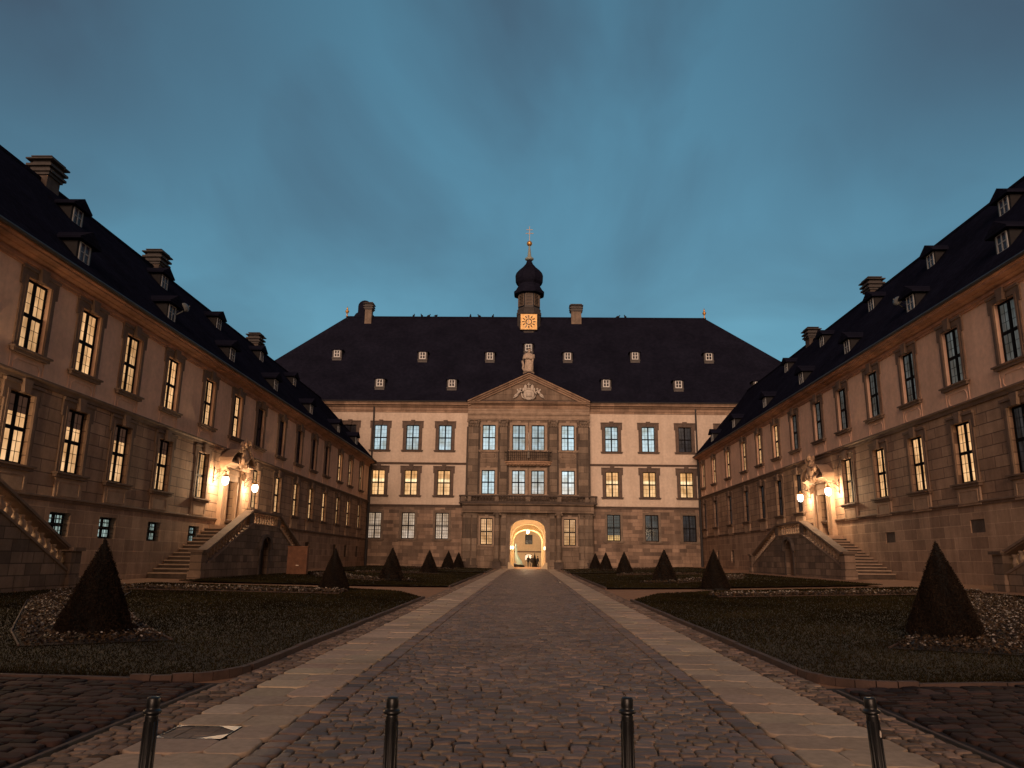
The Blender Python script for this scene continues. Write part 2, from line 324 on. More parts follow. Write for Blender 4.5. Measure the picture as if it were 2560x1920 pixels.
def emis(name, col, s):
    m, N, L, B = mat(name); B.inputs['Base Color'].default_value = (*col, 1); B.inputs['Emission Color'].default_value = (*col, 1); B.inputs['Emission Strength'].default_value = s; return m
def glow_glass(name, col, s, tr=.55):
    m, N, L, B = mat(name); N.remove(B); out = N['Material Output']; e = N.new('ShaderNodeEmission'); e.inputs[0].default_value = (*col, 1); e.inputs[1].default_value = s
    t = N.new('ShaderNodeBsdfTransparent'); x = N.new('ShaderNodeMixShader'); x.inputs[0].default_value = tr; L.new(e.outputs[0], x.inputs[1]); L.new(t.outputs[0], x.inputs[2]); L.new(x.outputs[0], out.inputs[0]); return m
M['globe'] = glow_glass('lit_globe_glass', (1.0, 0.96, 0.88), 9.0)
M['dimlit'] = emis('lit_passage_glow', (1.0, 0.85, 0.65), 0.8)
M['globe2'] = emis('lit_lamp_glass', (1.0, 0.85, 0.6), 3.0)

def point(parent, loc, power, col=(1.0, 0.62, 0.33), r=0.16):
    d = bpy.data.lights.new('lamp_light', 'POINT'); d.energy = power; d.color = col; d.shadow_soft_size = r
    o = bpy.data.objects.new('lamp_light', d); COL.objects.link(o); o.parent = parent; o.location = loc; return o

# ------------------------------------------------------------------ windows (local: x centred, y into the wall, z from the sill)
CACHE = {}
def ring(mb, pts_out, pts_in, y0, y1):
    n = len(pts_out)
    for i in range(n):
        j = (i + 1) % n; a, b, c, d = pts_out[i], pts_out[j], pts_in[j], pts_in[i]
        mb.quad((a[0], y0, a[1]), (b[0], y0, b[1]), (c[0], y0, c[1]), (d[0], y0, d[1]))
        mb.quad((a[0], y1, a[1]), (b[0], y1, b[1]), (b[0], y0, b[1]), (a[0], y0, a[1]))
        mb.quad((d[0], y0, d[1]), (c[0], y0, c[1]), (c[0], y1, c[1]), (d[0], y1, d[1]))
def octa(w, z0, z1, c): return [(-w + c, z0), (w - c, z0), (w, z0 + c), (w, z1 - c), (w - c, z1), (-w + c, z1), (-w, z1 - c), (-w, z0 + c)]
def wmesh(key, fn):
    if key not in CACHE: CACHE[key] = fn()
    return CACHE[key]
def window(parent, x, z0, z1, w, kind, y=0.0, rec=0.24, surround='ears', trim='trim', apron=None, dense=False, bars=(2, 3), name='window', pw=0.42):
    h = z1 - z0; hw = w / 2; k = (round(w, 2), round(h, 2), rec)
    def frame():
        b = MB(); t = 0.10; y0, y1 = rec, rec + 0.06
        b.box(-hw, -hw + t, y0, y1, 0, h); b.box(hw - t, hw, y0, y1, 0, h)
        b.box(-hw + t, hw - t, y0 + .002, y1, 0, t); b.box(-hw + t, hw - t, y0 + .002, y1, h - t, h)
        b.box(-0.085, 0.085, y0 - .02, y1, t, h - t)
        zt = h * 0.5
        b.box(-hw + t, -0.085, y0 - .012, y1, zt - .08, zt + .08); b.box(0.085, hw - t, y0 - .012, y1, zt - .08, zt + .08)
        g0 = 0.012; yb0, yb1 = rec + .03, rec + .045
        for s in (-1, 1):
            xa, xb = (0.085, hw - t) if s > 0 else (-hw + t, -0.085)
            for za, zb in ((t, zt - .08), (zt + .08, h - t)):
                nx, nz = bars
                for i in range(1, nx):
                    q = xa + (xb - xa) * i / nx; b.box(q - g0, q + g0, yb0, yb1, za, zb)
                for i in range(1, nz):
                    q = za + (zb - za) * i / nz; b.box(xa, xb, yb0 + .004, yb1 - .004, q - g0, q + g0)
        return b.mesh('window_frame', M['frame'])
    o = link(name, wmesh(('f', k, bars), frame), parent, (x, y, z0))
    def pane():
        b = MB(); b.quad((-hw, rec + .05, 0), (hw, rec + .05, 0), (hw, rec + .05, h), (-hw, rec + .05, h))
        return b.mesh('pane', PANES[kind])
    link('pane', wmesh(('p', k, kind), pane), o)
    if dense:
        def grille():
            b = MB(); nx = 6
            for i in range(1, nx):
                q = -hw + w * i / nx; b.box(q - .02, q + .02, 0.06, 0.085, 0.03, h - .03)
            nzb = max(3, int(h / 0.36))
            for i in range(1, nzb):
                q = h * i / nzb; b.box(-hw, hw, 0.088, 0.108, q - .018, q + .018)
            return b.mesh('grille', M['iron'])
        link('grille', wmesh(('g', k), grille), o)
    if surround:
        def sur():
            b = MB(); p = pw; d = 0.07
            b.box(-hw - p, -hw - .003, -d, 0.02, -0.02, h + .002); b.box(hw + .003, hw + p, -d, 0.02, -0.02, h + .002)
            b.box(-hw - p, hw + p, -d - .003, 0.02, h + .003, h + p)
            b.box(-hw - .14, -hw - .004, -d - .025, -d + .01, 0, h); b.box(hw + .004, hw + .14, -d - .025, -d + .01, 0, h)   # inner roll
            if surround == 'ears':
                for s in (-1, 1):
                    xa = s * (hw + p + .003); xb = s * (hw + p + .14)
                    b.box(min(xa, xb), max(xa, xb), -d - .006, 0.02, h - .42, h + p + .004)
                b.box(-hw - p - .16, -0.29, -d - .07, 0.02, h + p + .006, h + p + .13); b.box(0.29, hw + p + .16, -d - .07, 0.02, h + p + .006, h + p + .13)
                b.poly_y([(-0.19, h - .04), (0.19, h - .04), (0.28, h + p + .26), (-0.28, h + p + .26)], -d - .16, 0.02)
            elif surround == 'flat':
                b.poly_y([(-0.17, h + .004), (0.17, h + .004), (0.24, h + p + .2), (-0.24, h + p + .2)], -d - .09, 0.02)
            return b.mesh('surround', M[trim])
        link('surround', wmesh(('s', k, surround, trim, pw), sur), o)
        def sill():
            b = MB(); b.box(-hw - pw - .18, hw + pw + .18, -0.27, 0.02, -0.10, -0.021); b.box(-hw - pw - .1, hw + pw + .1, -0.19, 0.02, -0.24, -0.102)
            return b.mesh('sill', M[trim])
        link('sill', wmesh(('sl', k, trim, pw), sill), o)
    if apron:
        am, style = apron
        def apr():
            b = MB(); W2 = hw + pw - .12
            if style == 'octa':
                ring(b, octa(W2 - .1, -1.12, -0.42, .2), octa(W2 - .15, -1.07, -0.47, .18), -0.035, 0.01)
                b.box(-W2 - .12, -W2 - .08, -0.03, 0.01, -1.2, -0.25); b.box(W2 + .08, W2 + .12, -0.03, 0.01, -1.2, -0.25)
            else:
                b.box(-W2 - .05, W2 + .05, -0.09, 0.02, -1.15, -0.245)
                ring(b, octa(W2 - .12, -1.05, -0.36, .001), octa(W2 - .2, -0.97, -0.44, .001), -0.12, -0.08)
            return b.mesh('apron_panel', M[am])
        link('apron_panel', wmesh(('a', k, am, style, pw), apr), o)
    return o

def cornice(mb, x0, x1, z0, z1, out, y=0.0):
    H = z1 - z0
    pr = [(0.05, 0), (-0.10, 0), (-0.10, .16), (-0.16, .18), (-0.16, .34), (-0.10, .36), (-0.10, .46), (-out * .42, .60), (-out * .45, .68), (-out * .85, .72), (-out * .85, .82), (-out, .90), (-out, 1.0), (0.05, 1.0)]
    mb.poly_x([(y + a, z0 + b * H) for a, b in pr], x0, x1)
def belt(mb, x0, x1, z0, z1, out, y=0.0):
    h = z1 - z0
    mb.poly_x([(y + .03, z0), (y - out * .4, z0), (y - out * .5, z0 + h * .45), (y - out, z0 + h * .6), (y - out, z0 + h * .85), (y - out * .3, z1), (y + .03, z1)], x0, x1)

def dormer(parent, x, y, z, w=1.35, h=1.35, deep=2.6, frame='white', pitch=0.55, wallm='dormer_wall'):
    b = MB(); hw = w / 2
    b.box(-hw, hw, 0.0, deep, -0.55, h)
    b.box(-hw - .06, hw + .06, -0.08, 0.0, -0.12, 0.02)
    o = b.build('dormer', M[wallm], parent, False, (x, y, z))
    r = MB(); e = hw + (.30 if wallm == 'dormer_dark' else .2)
    r.poly_y([(-e, h - .06), (-hw * .5, h + pitch * .62), (0, h + pitch), (hw * .5, h + pitch * .62), (e, h - .06), (e - .02, h + .05 - .2), (-e + .02, h + .05 - .2)], -0.30 if wallm == 'dormer_dark' else -0.2, deep + 1.1)
    r.build('dormer_roof', M['slate'], o)
    f = MB(); a, c = .43, 1.12; t = .095
    f.box(-a, -a + t, -.055, -.003, .08, c); f.box(a - t, a, -.055, -.003, .08, c); f.box(-a + t, a - t, -.053, -.003, .08, .08 + t); f.box(-a + t, a - t, -.053, -.003, c - t, c)
    f.box(-.04, .04, -.05, -.003, .08 + t, c - t); f.box(-a + t, -.04, -.048, -.003, .58, .63); f.box(.04, a - t, -.048, -.003, .58, .63)
    f.build('window_frame', M['white' if frame == 'white' else 'dim_white_frame'], o)
    p = MB(); p.quad((-a + .02, -.02, .1), (a - .02, -.02, .1), (a - .02, -.02, c - .02), (-a + .02, -.02, c - .02)); p.build('pane', PANES['dark'], o)
    return o
def chimney(parent, x, y, z, w, d, h, bm='bay_trim', cm='dormer_wall'):
    b = MB(); b.box(-w / 2, w / 2, -d / 2, d / 2, -1.6, h * .52)
    o = b.build('chimney', M[bm], parent, False, (x, y, z))
    c = MB(); zc = h * .52
    for k, (e, t) in enumerate([(.10, .16), (.22, .14), (.08, .18), (.26, .14), (.12, .10)]):
        c.box(-w / 2 - e, w / 2 + e, -d / 2 - e, d / 2 + e, zc + .002 * k, zc + t); zc += t
    c.box(-w / 2 - .02, w / 2 + .02, -d / 2 - .02, d / 2 + .02, zc, zc + .16); zc += .16
    for e in (0.3,): c.box(-w / 2 - e, w / 2 + e, -d / 2 - e, d / 2 + e, zc, zc + .08)
    zc += .08
    for sx in (-1, 0, 1):
        for sy in (-1, 1): c.box(sx * w * .42 - .06, sx * w * .42 + .06, sy * d * .42 - .06, sy * d * .42 + .06, zc, zc + .14)
    c.box(-w / 2 - .12, w / 2 + .12, -d / 2 - .12, d / 2 + .12, zc + .14, zc + .2)
    c.build('chimney_cap', M[cm], o); return o
def downpipe(parent, x, y, z0, z1, bend=None):
    b = MB(); pts = [(x, y, z0), (x, y, z1)] if not bend else [(x, y, z0), (x, y, z1 - 1.2), (x + bend[0], y + bend[1], z1 - .3), (x + bend[0], y + bend[1], z1)]
    b.tube(pts, 0.11, 8)
    for k in range(int((z1 - z0) / 2.6)): b.lathe([(0.115, -.04), (0.115, .04)], (x, y, z0 + 1.2 + 2.6 * k), 8)
    b.box(x - .2 + (bend[0] if bend else 0), x + .2 + (bend[0] if bend else 0), y - .2 + (bend[1] if bend else 0), y + .2 + (bend[1] if bend else 0), z1, z1 + .35)
    return b.build('downpipe', M['pipe'], parent)

# ================================================================== MAIN PALACE BLOCK (local y = 0 is the court front)
pal = thing('palace', 'three storey cream plaster palace with steep slate roof, pediment and arched gateway closing the court', 'palace', (0, 100, 0))
ZB = 0.3
gx = [-19.75, -15.45, -11.1]; gxr = [11.0, 15.85, 20.7]
lowL = [-19.95, -15.55, -11.15]; lowR = [11.1, 16.0, 20.85]
ops_low = [(x - .86, x + .86, 4.1, 7.45) for x in lowL + lowR]
up2 = gx + gxr; ops2 = [(x - .86, x + .86, 9.7, 13.0) for x in up2]
up3 = [-23.9] + gx + gxr + [25.9]; ops3 = [(x - .86, x + .86, 15.65, 19.0) for x in up3]
for nm, x0, x1 in (('stone_base', -42, -8.0), ('stone_base', 8.0, 42.4)):
    b = MB(); b.wall(x0, x1, ZB - 1, 8.35, [o for o in ops_low if x0 < o[0] < x1], 0, .5); b.build(nm, M['ashlar'], pal)
for nm, x0, x1 in (('plaster_wall', -42, -8.0), ('plaster_wall', 8.0, 42.4)):
    b = MB(); b.wall(x0, x1, 8.35, 20.75, [o for o in ops2 + ops3 if x0 < o[0] < x1], 0, .5); b.build(nm, M['plaster'], pal)
b = MB(); b.box(-42, -41.7, .02, 20, ZB - 1, 21.5); b.box(42.1, 42.4, .02, 20, ZB - 1, 21.5); b.wall(-42, -2.35, ZB - 1, 21.5, [], 20, 0); b.wall(2.35, 42.4, ZB - 1, 21.5, [], 20, 0); b.wall(-2.35, 2.35, 7.5, 21.5, [], 20, 0)
b.build('rear_wall', M['plaster'], pal)
b = MB()
for x0, x1 in ((-42.1, -8.1), (8.1, 42.5)): belt(b, x0, x1, 8.15, 8.5, .22); belt(b, x0, x1, 13.72, 14.02, .18)
b.build('belt_course', M['trim'], pal)
b = MB()
for x0, x1 in ((-42.5, -8.0), (8.0, 42.9)): cornice(b, x0, x1, 20.72, 22.05, .85)
b.build('cornice', M['cornice'], pal)
kL2 = ['amber'] * 3; kR2 = ['amber', 'amber', 'amber']
for x, k in zip(lowL + lowR, ['pale', 'pale', 'pale', 'half', 'grey', 'dim']): window(pal, x, 4.1, 7.45, 1.72, k, 0, .2, 'flat', 'bay_trim', None, True, pw=.3)
for x in up2: window(pal, x, 9.7, 13.0, 1.72, 'amber', 0, .2, 'ears', 'trim', ('plaster', 'octa'))
for x, k in zip(up3, ['dark', 'cool', 'cool', 'cool', 'cool', 'cool', 'dim', 'dark']): window(pal, x, 15.65, 19.0, 1.72, k, 0, .2, 'ears', 'trim', ('plaster', 'octa'))

# centre bay
by = -0.6
bx = [-5.22, -1.26, 1.26, 5.2]
ops = [(x - .86, x + .86, 15.65, 19.0) for x in bx] + [(x - .86, x + .86, 9.9, 13.0) for x in bx] + [(-6.1, -4.55, 3.45, 6.8), (4.6, 6.15, 3.45, 6.8), (-2.33, 2.33, ZB - 1, 6.7)]
b = MB(); b.wall(-8.0, 8.0, ZB - 1, 19.8, ops, by, .5)
def arch_z(x, hw=2.33, zs=5.0, zt=6.7):                             # basket arch
    t = min(1, abs(x) / hw); return zs + (zt - zs) * (1 - t ** 2.6) ** (1 / 2.2)
N_ = 24; ax = [-2.33 + 4.66 * i / N_ for i in range(N_ + 1)]
for i in range(N_):
    a, c = ax[i], ax[i + 1]
    b.quad((a, by, arch_z(a)), (c, by, arch_z(c)), (c, by, 6.7), (a, by, 6.7))
    b.quad((a, by, arch_z(a)), (a, by + 1.0, arch_z(a)), (c, by + 1.0, arch_z(c)), (c, by, arch_z(c)))
b.box(-8.0, -7.99, by + .003, .1, ZB - 1, 19.8); b.box(7.99, 8.0, by + .003, .1, ZB - 1, 19.8)
b.build('bay_wall', M['bay'], pal)
for x in bx:
    window(pal, x, 15.65, 19.0, 1.72, 'cool', by, .2, 'flat', 'bay_light', ('bay_light', 'octa') if abs(x) > 3 else None, pw=.34)
    window(pal, x, 9.9, 13.0, 1.72, 'cool_pale' if x > -1.5 else 'cool', by, .2, 'flat', 'bay_light', None, pw=.34)
for x in (-5.32, 5.38): window(pal, x, 3.45, 6.8, 1.55, 'orange', by, .2, 'flat', 'bay_light', None, True, pw=.25)
# giant pilasters with carved capitals
for x, w in ((-7.25, 1.3), (-3.3, .95), (3.25, .95), (7.2, 1.3)):
    p = MB(); h = w / 2
    p.box(x - h, x + h, by - .26, by + .02, 9.6, 18.75); p.box(x - h - .12, x + h + .12, by - .36, by + .02, 9.0, 9.6)
    p.box(x - h * .55, x + h * .55, by - .34, by - .26, 9.9, 18.6)
    o = p.build('pilaster', M['pil'], pal)
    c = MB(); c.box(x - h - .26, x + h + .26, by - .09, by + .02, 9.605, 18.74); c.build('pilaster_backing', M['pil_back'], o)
    c = MB(); c.box(x - h - .05, x + h + .05, by - .3, by + .02, 18.752, 19.55)
    for r_, (zz, dx_, out) in enumerate(((18.85, .30, .36), (19.12, .26, .42))):
        n = int(w / dx_)
        for i in range(n + 1): c.ball((x - h + w * i / n, by - out, zz + .06), .14, 5, .8, .8, 1.1)
    for s in (-1, 1): c.ball((x + s * (h + .02), by - .42, 19.4), .2, 6)
    c.box(x - h - .2, x + h + .2, by - .52, by + .02, 19.552, 19.72); c.build('capital', M['bay_trim'], o)
b = MB()
cornice(b, -8.1, 8.1, 19.73, 20.6, .35, by); belt(b, -8.05, 8.05, 20.602, 21.2, .12, by)
b.build('architrave', M['bay_light'], pal)
b = MB(); cornice(b, -8.12, 8.12, 21.2, 22.1, .75, by); b.build('bay_cornice', M['cornice'], pal)
# pediment
b = MB(); b.poly_y([(-7.6, 22.102), (7.6, 22.102), (0, 25.6)], by - .15, 6.0); ped = b.build('pediment', M['bay'], pal)
b = MB()
for s in (-1, 1):
    def rk(o0, o1, y0): b.poly_y([(s * 8.1, 22.1 + o0), (s * .0, 25.92 + o0), (s * .0, 25.92 + o1), (s * 8.1, 22.1 + o1)] if s < 0 else [(0, 25.92 + o0), (8.1, 22.1 + o0), (8.1, 22.1 + o1), (0, 25.92 + o1)], y0, by + .3)
    rk(-.62, -.36, by - .38); rk(-.355, -.12, by - .62); rk(-.115, .06, by - .9)
b.build('raking_cornice', M['cornice'], ped)
b = MB()
for s in (-1, 1):
    b.poly_y([(0, 25.99), (8.3, 22.08), (8.3, 22.2), (0, 26.11)] if s > 0 else [(-8.3, 22.08), (0, 25.99), (0, 26.11), (-8.3, 22.2)], by - .98, 6.0)
b.build('pediment_roof', M['slate'], ped)
b = MB(); cy = by - .3
b.lathe([(.02, -.16), (.55, -.12), (.74, -.02), (.74, .02), (.5, .1), (.02, .16)], (0, 0, 0), 20)
vs = [(x * 1.0, cy + z * .9, 23.1 + y * 1.05) for x, y, z in b.v]; b.v = vs
b.box(-.42, .42, cy - .24, cy - .05, 22.75, 23.45)
for s in (-1, 1):
    b.ball((s * .45, cy - .05, 24.0), .3, 8, .75, .5, 1.55); b.ball((s * .72, cy - .02, 23.75), .2, 6, .8, .6, 1.4); b.tube([(s * .75, cy - .1, 23.5), (s * .98, cy - .12, 23.2), (s * .85, cy - .15, 22.75), (s * .5, cy - .15, 22.42)], [.1, .13, .12, .06], 6)
b.ball((0, cy - .08, 23.85), .24, 8, 1.2, .6, .7); b.box(-.055, .055, cy - .1, cy + .02, 23.95, 24.72); b.box(-.24, .24, cy - .095, cy + .015, 24.42, 24.53)
b.build('coat_of_arms', M['pale'], ped, True)
for s in (-1, 1):
    p = MB()
    p.ball((s * 1.12, cy - .12, 23.82), .17, 8); p.tube([(s * 1.14, cy - .08, 23.66), (s * 1.32, cy - .1, 23.4), (s * 1.5, cy - .08, 23.15)], [.13, .2, .17], 8)
    p.tube([(s * 1.2, cy - .12, 23.55), (s * 1.0, cy - .18, 23.4), (s * .85, cy - .2, 23.45)], [.09, .075, .05], 6)
    p.tube([(s * 1.5, cy - .1, 23.15), (s * 1.78, cy - .14, 22.98), (s * 1.98, cy - .1, 22.72)], [.15, .12, .07], 7); p.tube([(s * 1.46, cy - .05, 23.1), (s * 1.68, cy - .06, 22.82), (s * 2.08, cy - .06, 22.58)], [.14, .12, .06], 7)
    p.tube([(s * 1.36, cy, 23.45), (s * 1.52, cy + .06, 23.78), (s * 1.6, cy + .08, 23.9)], [.1, .14, .03], 6)
    p.build('carved_cherub', M['pale'], ped, True)

# portico at the gateway, gently bowed towards the court
def yb(x, d=0.0): return by - .55 - d - .55 * math.cos(min(1, abs(x) / 8.7) * PI / 2)
def sweep(mb, x0, x1, prof, n=28, mi=0):                            # prof: (depth towards court, z)
    xs = [x0 + (x1 - x0) * i / n for i in range(n + 1)]; k = len(prof)
    vs = [(x, yb(x) - d, z) for x in xs for d, z in prof]
    fs = [(i * k + j, i * k + (j + 1) % k, (i + 1) * k + (j + 1) % k, (i + 1) * k + j) for i in range(n) for j in range(k)]
    fs += [tuple(range(k - 1, -1, -1)), tuple(n * k + j for j in range(k))]
    mb.add(vs, [f[::-1] for f in fs], mi)
b = MB(); sweep(b, -8.45, 8.45, [(-2.2, 7.5), (0.0, 7.5), (0.0, 7.8), (.06, 7.82), (.06, 8.1), (-.02, 8.12), (-.02, 8.3), (.2, 8.42), (.34, 8.5), (.34, 8.6), (-2.2, 8.6)])
o_ent = b.build('portico_entablature', M['bay'], pal)
b = MB(); sweep(b, -8.9, 8.9, [(-2.3, 8.603), (.42, 8.603), (.42, 8.72), (.3, 8.78), (-2.3, 8.78)]); sweep(b, -8.75, 8.75, [(-.06, 9.5), (.3, 9.5), (.34, 9.56), (.34, 9.7), (-.1, 9.7), (-.1, 9.56)])
sweep(b, -8.7, 8.7, [(0.0, 8.782), (.24, 8.782), (.24, 8.9), (0.0, 8.9)])
for s in (-1, 1):
    b.box(s * 8.75 - .17, s * 8.75 + .17, yb(8.7) - .2, .1, 9.503, 9.7); b.box(s * 8.75 - .1, s * 8.75 + .1, yb(8.7) - .05, .1, 8.782, 9.5)
bal = b.build('stone_balcony', M['dark_stone'], pal)
b = MB()
for x, w in ((-8.35, .55), (-7.55, .45), (-4.0, .5), (-0.02, .6), (4.0, .5), (7.55, .45), (8.35, .55)):
    b.box(x - w / 2, x + w / 2, yb(x) - .27, yb(x) + .03, 8.902, 9.5); b.box(x - w * .32, x + w * .32, yb(x) - .33, yb(x) - .27, 9.0, 9.42)
b.build('balcony_panels', M['bay_trim'], bal)
BAL = [(.055, 0), (.075, .03), (.075, .07), (.05, .1), (.085, .2), (.095, .27), (.07, .36), (.045, .44), (.06, .5), (.075, .55), (.075, .6)]
b = MB(); b.lathe(BAL, (0, 0, 0), 8); balm = b.mesh('baluster', M['dark_stone'], True)
for x0, x1, n in ((-7.2, -4.4, 7), (-3.6, -.5, 9), (.5, 3.6, 9), (4.4, 7.2, 7)):
    for i in range(n):
        x = x0 + (x1 - x0) * (i + .5) / n; link('baluster', balm, bal, (x, yb(x) - .12, 8.9))
def column(x, y, r, z0, z1, ped_h=.85):
    c = MB(); c.lathe([(r * 1.35, z0 + ped_h), (r * 1.35, z0 + ped_h + .1), (r * 1.1, z0 + ped_h + .2), (r, z0 + ped_h + .28), (r, z0 + 3), (r * .86, z1 - .42), (r * .86, z1 - .4), (r * 1.02, z1 - .36), (r * .9, z1 - .3)], (x, y, 0), 20)
    c.box(x - r * 1.15, x + r * 1.15, y - r * 1.15, y + r * 1.15, z1 - .14, z1); c.box(x - r * 1.05, x + r * 1.05, y - r * .9, y + r * .9, z1 - .3, z1 - .142)
    for s in (-1, 1):
        for t in (-1, 1): c.ball((x + s * r * 1.12, y + t * r * .8, z1 - .24), .14, 6)
    o = c.build('column', M['pil'], pal, True)
    p = MB(); p.box(x - r * 1.5, x + r * 1.5, y - r * 1.5, y + r * 1.5, z0 - .6, z0 + ped_h - .12); p.box(x - r * 1.7, x + r * 1.7, y - r * 1.7, y + r * 1.7, z0 + ped_h - .12, z0 + ped_h); p.box(x - r * 1.66, x + r * 1.66, y - r * 1.66, y + r * 1.66, z0 - .6, z0 + .2)
    p.build('pedestal', M['dark_stone'], o)
for x in (-3.95, 3.95): column(x, yb(x) + .42, .36, .5, 7.5)
for x in (-3.12, 3.12, -7.65, 7.62, -6.85, 6.85):
    c = MB(); c.box(x - .3, x + .3, by - .22, by + .02, .9, 7.2); c.box(x - .42, x + .42, by - .32, by + .02, -.2, .9); c.box(x - .4, x + .4, by - .3, by + .02, 7.2, 7.5); c.build('pilaster', M['pil'], pal)
for x in (-8.15, 8.15): column(x, by + .15, .36, .5, 7.5)
# gateway surround: stepped mouldings, keystone and hollow guard stones
b = MB()
for k, (e, d) in enumerate(((.02, .14), (.26, .08))):
    o_ = [(2.33 + e + .2, .2)]
    n = 20; out = [( -(2.38 + e), .1)] ; 
    pts = [(-(2.34 + e), .1)] + [(x * (2.34 + e) / 2.33, arch_z(x) + e) for x in ax] + [(2.34 + e, .1)]
    pto = [(-(2.55 + e), .1)] + [(x * (2.55 + e) / 2.33, arch_z(x) + e + .21) for x in ax] + [(2.55 + e, .1)]
    for i in range(len(pts) - 1):
        a, c, d1, d0 = pts[i], pts[i + 1], pto[i + 1], pto[i]; y0, y1 = by - d, by + .01
        b.quad((a[0], y0, a[1]), (c[0], y0, c[1]), (d1[0], y0, d1[1]), (d0[0], y0, d0[1]))
        b.quad((d0[0], y0, d0[1]), (d1[0], y0, d1[1]), (d1[0], y1, d1[1]), (d0[0], y1, d0[1])); b.quad((a[0], y1, a[1]), (c[0], y1, c[1]), (c[0], y0, c[1]), (a[0], y0, a[1]))
b.poly_y([(-.3, 6.66), (.3, 6.66), (.42, 7.48), (-.42, 7.48)], by - .4, by + .02)
gs = b.build('gate_surround', M['bay_trim'], pal)
for s in (-1, 1):
    c = MB(); pr = [(2.5, -.3), (1.7, -.3), (1.74, .78), (1.95, .86), (2.12, 1.02), (2.22, 1.25), (2.5, 1.3)]
    c.poly_y([(s * x, z) for x, z in (pr[::-1] if s > 0 else pr)], by - .25, .5); c.build('guard_stone', M['tunnel'], gs)
# the vaulted passage through the building
def vault(mb, y0, y1, hw, zs, zt, n=20):
    xs = [-hw + 2 * hw * i / n for i in range(n + 1)]; zf = lambda x: zs + (zt - zs) * math.sqrt(max(0, 1 - (x / hw) ** 2))
    for i in range(n): mb.quad((xs[i], y0, zf(xs[i])), (xs[i], y1, zf(xs[i])), (xs[i + 1], y1, zf(xs[i + 1])), (xs[i + 1], y0, zf(xs[i + 1])))
    for s in (-1, 1): mb.quad((s * hw, y0, -.2), (s * hw, y1, -.2), (s * hw, y1, zs), (s * hw, y0, zs))
    return xs, zf
def arch_face(mb, y, hw, zs, zt, X=2.6, Z=8.0, n=20):
    xs = [-hw + 2 * hw * i / n for i in range(n + 1)]; zf = lambda x: zs + (zt - zs) * math.sqrt(max(0, 1 - (x / hw) ** 2))
    for i in range(n): mb.quad((xs[i], y, zf(xs[i])), (xs[i + 1], y, zf(xs[i + 1])), (xs[i + 1], y, Z), (xs[i], y, Z))
    for s in (-1, 1): mb.quad((s * hw, y, -.2), (s * X, y, -.2), (s * X, y, Z), (s * hw, y, Z))
b = MB(); vault(b, .4, 9, 2.5, 5.3, 7.6); arch_face(b, 9.0, 2.28, 4.7, 6.55); vault(b, 9.0, 12, 2.28, 4.7, 6.55); arch_face(b, 12.0, 2.12, 4.4, 5.9); vault(b, 12, 20.02, 2.12, 4.4, 5.9)
arch_face(b, .39, 2.345, 5.2, 6.8)
pas = b.build('gate_passage', M['tunnel'], pal)
b = MB()
for s in (-1, 1):                                                   # open gate leaves folded against the walls
    for i in range(4): b.box(s * 2.36 - .05, s * 2.36 + .05, 1.0 + .45 * i, 1.38 + .45 * i, .75, 4.9)
    for z in (.7, 2.7, 4.9): b.box(s * 2.33 - .05, s * 2.33 + .05, .95, 2.8, z, z + .16)
b.build('gate_leaf', M['step'], pas)
b = MB(); b.lathe([(.08, .24), (.2, .2), (.24, 0), (.18, -.2), (.04, -.25)], (0, 13.2, 5.62), 12); lm = b.build('hanging_lamp', M['globe2'], pas, True)
b = MB(); b.tube([(0, 13.2, 5.9), (0, 13.2, 6.0)], .03); b.build('lamp_rod', M['iron'], lm)
point(pal, (0, 13.2, 4.9), 800, (1.0, .72, .38), .25); point(pal, (0, 4.6, 5.4), 620, (1.0, .66, .42), .3)
for x, y, z in ((-2.3, 4.0, 3.2), (-2.1, 10.2, 3.3), (2.3, 4.0, 3.15)):
    b = MB(); b.ball((x, y, z), .17, 8, 1, 1, 1.4); b.build('wall_lamp', M['globe2'], pas, True)
M['balc'] = plain('underlit_balcony_stone', (0.36, 0.23, 0.15), 0.3, 3, 0.8, 0.3)  # orange light from below is put into the slab colour
# iron balcony on the second floor
def yi(x): return by - .35 - .75 * math.cos(min(1, abs(x) / 3.1) * PI / 2) ** .6
b = MB(); xs = [-3.1 + 6.2 * i / 16 for i in range(17)]
for i in range(16):
    a, c = xs[i], xs[i + 1]
    for z0, z1, k in ((13.98, 14.15, 0), (13.76, 13.978, .12), (13.58, 13.757, .3)):
        f = 1 - k * .25
        b.add([(a * f, yi(a) + k, z0), (c * f, yi(c) + k, z0), (c * f, by + .02, z0), (a * f, by + .02, z0), (a * f, yi(a) + k, z1), (c * f, yi(c) + k, z1), (c * f, by + .02, z1), (a * f, by + .02, z1)], [(3, 2, 1, 0), (4, 5, 6, 7), (0, 1, 5, 4), (2, 3, 7, 6)])
for i in range(13):
    x = -2.7 + 5.4 * i / 12; b.ball((x, yi(x) + .1, 13.74), .16, 6, 1.1, .8, .8)
ib = b.build('balcony_slab', M['balc'], pal)
b = MB(); ptsT = [(x, yi(x) + .05, 15.35) for x in xs]; b.tube(ptsT, .035); b.tube([(x, y, 14.85) for x, y, z in ptsT], .02); b.tube([(x, y, 14.2) for x, y, z in ptsT], .03)
for i in range(25):
    x = -3.08 + 6.16 * i / 24; b.tube([(x, yi(x) + .05, 14.15), (x, yi(x) + .05, 15.35)], .026, 4)
    if i % 3 == 0: b.ball((x, yi(x) + .05, 15.46), .06, 5)
b.build('balcony_railing', M['iron'], ib)
b = MB(); b.tube([(0.02, by - .3, 14.6), (.03, by - .32, 15.6), (.08, by - .34, 16.6), (.05, by - .3, 17.6), (.05, by - .3, 18.1)], [.16, .09, .06, .1, .03], 6); b.build('furled_flag', M['pale'], pal, True)

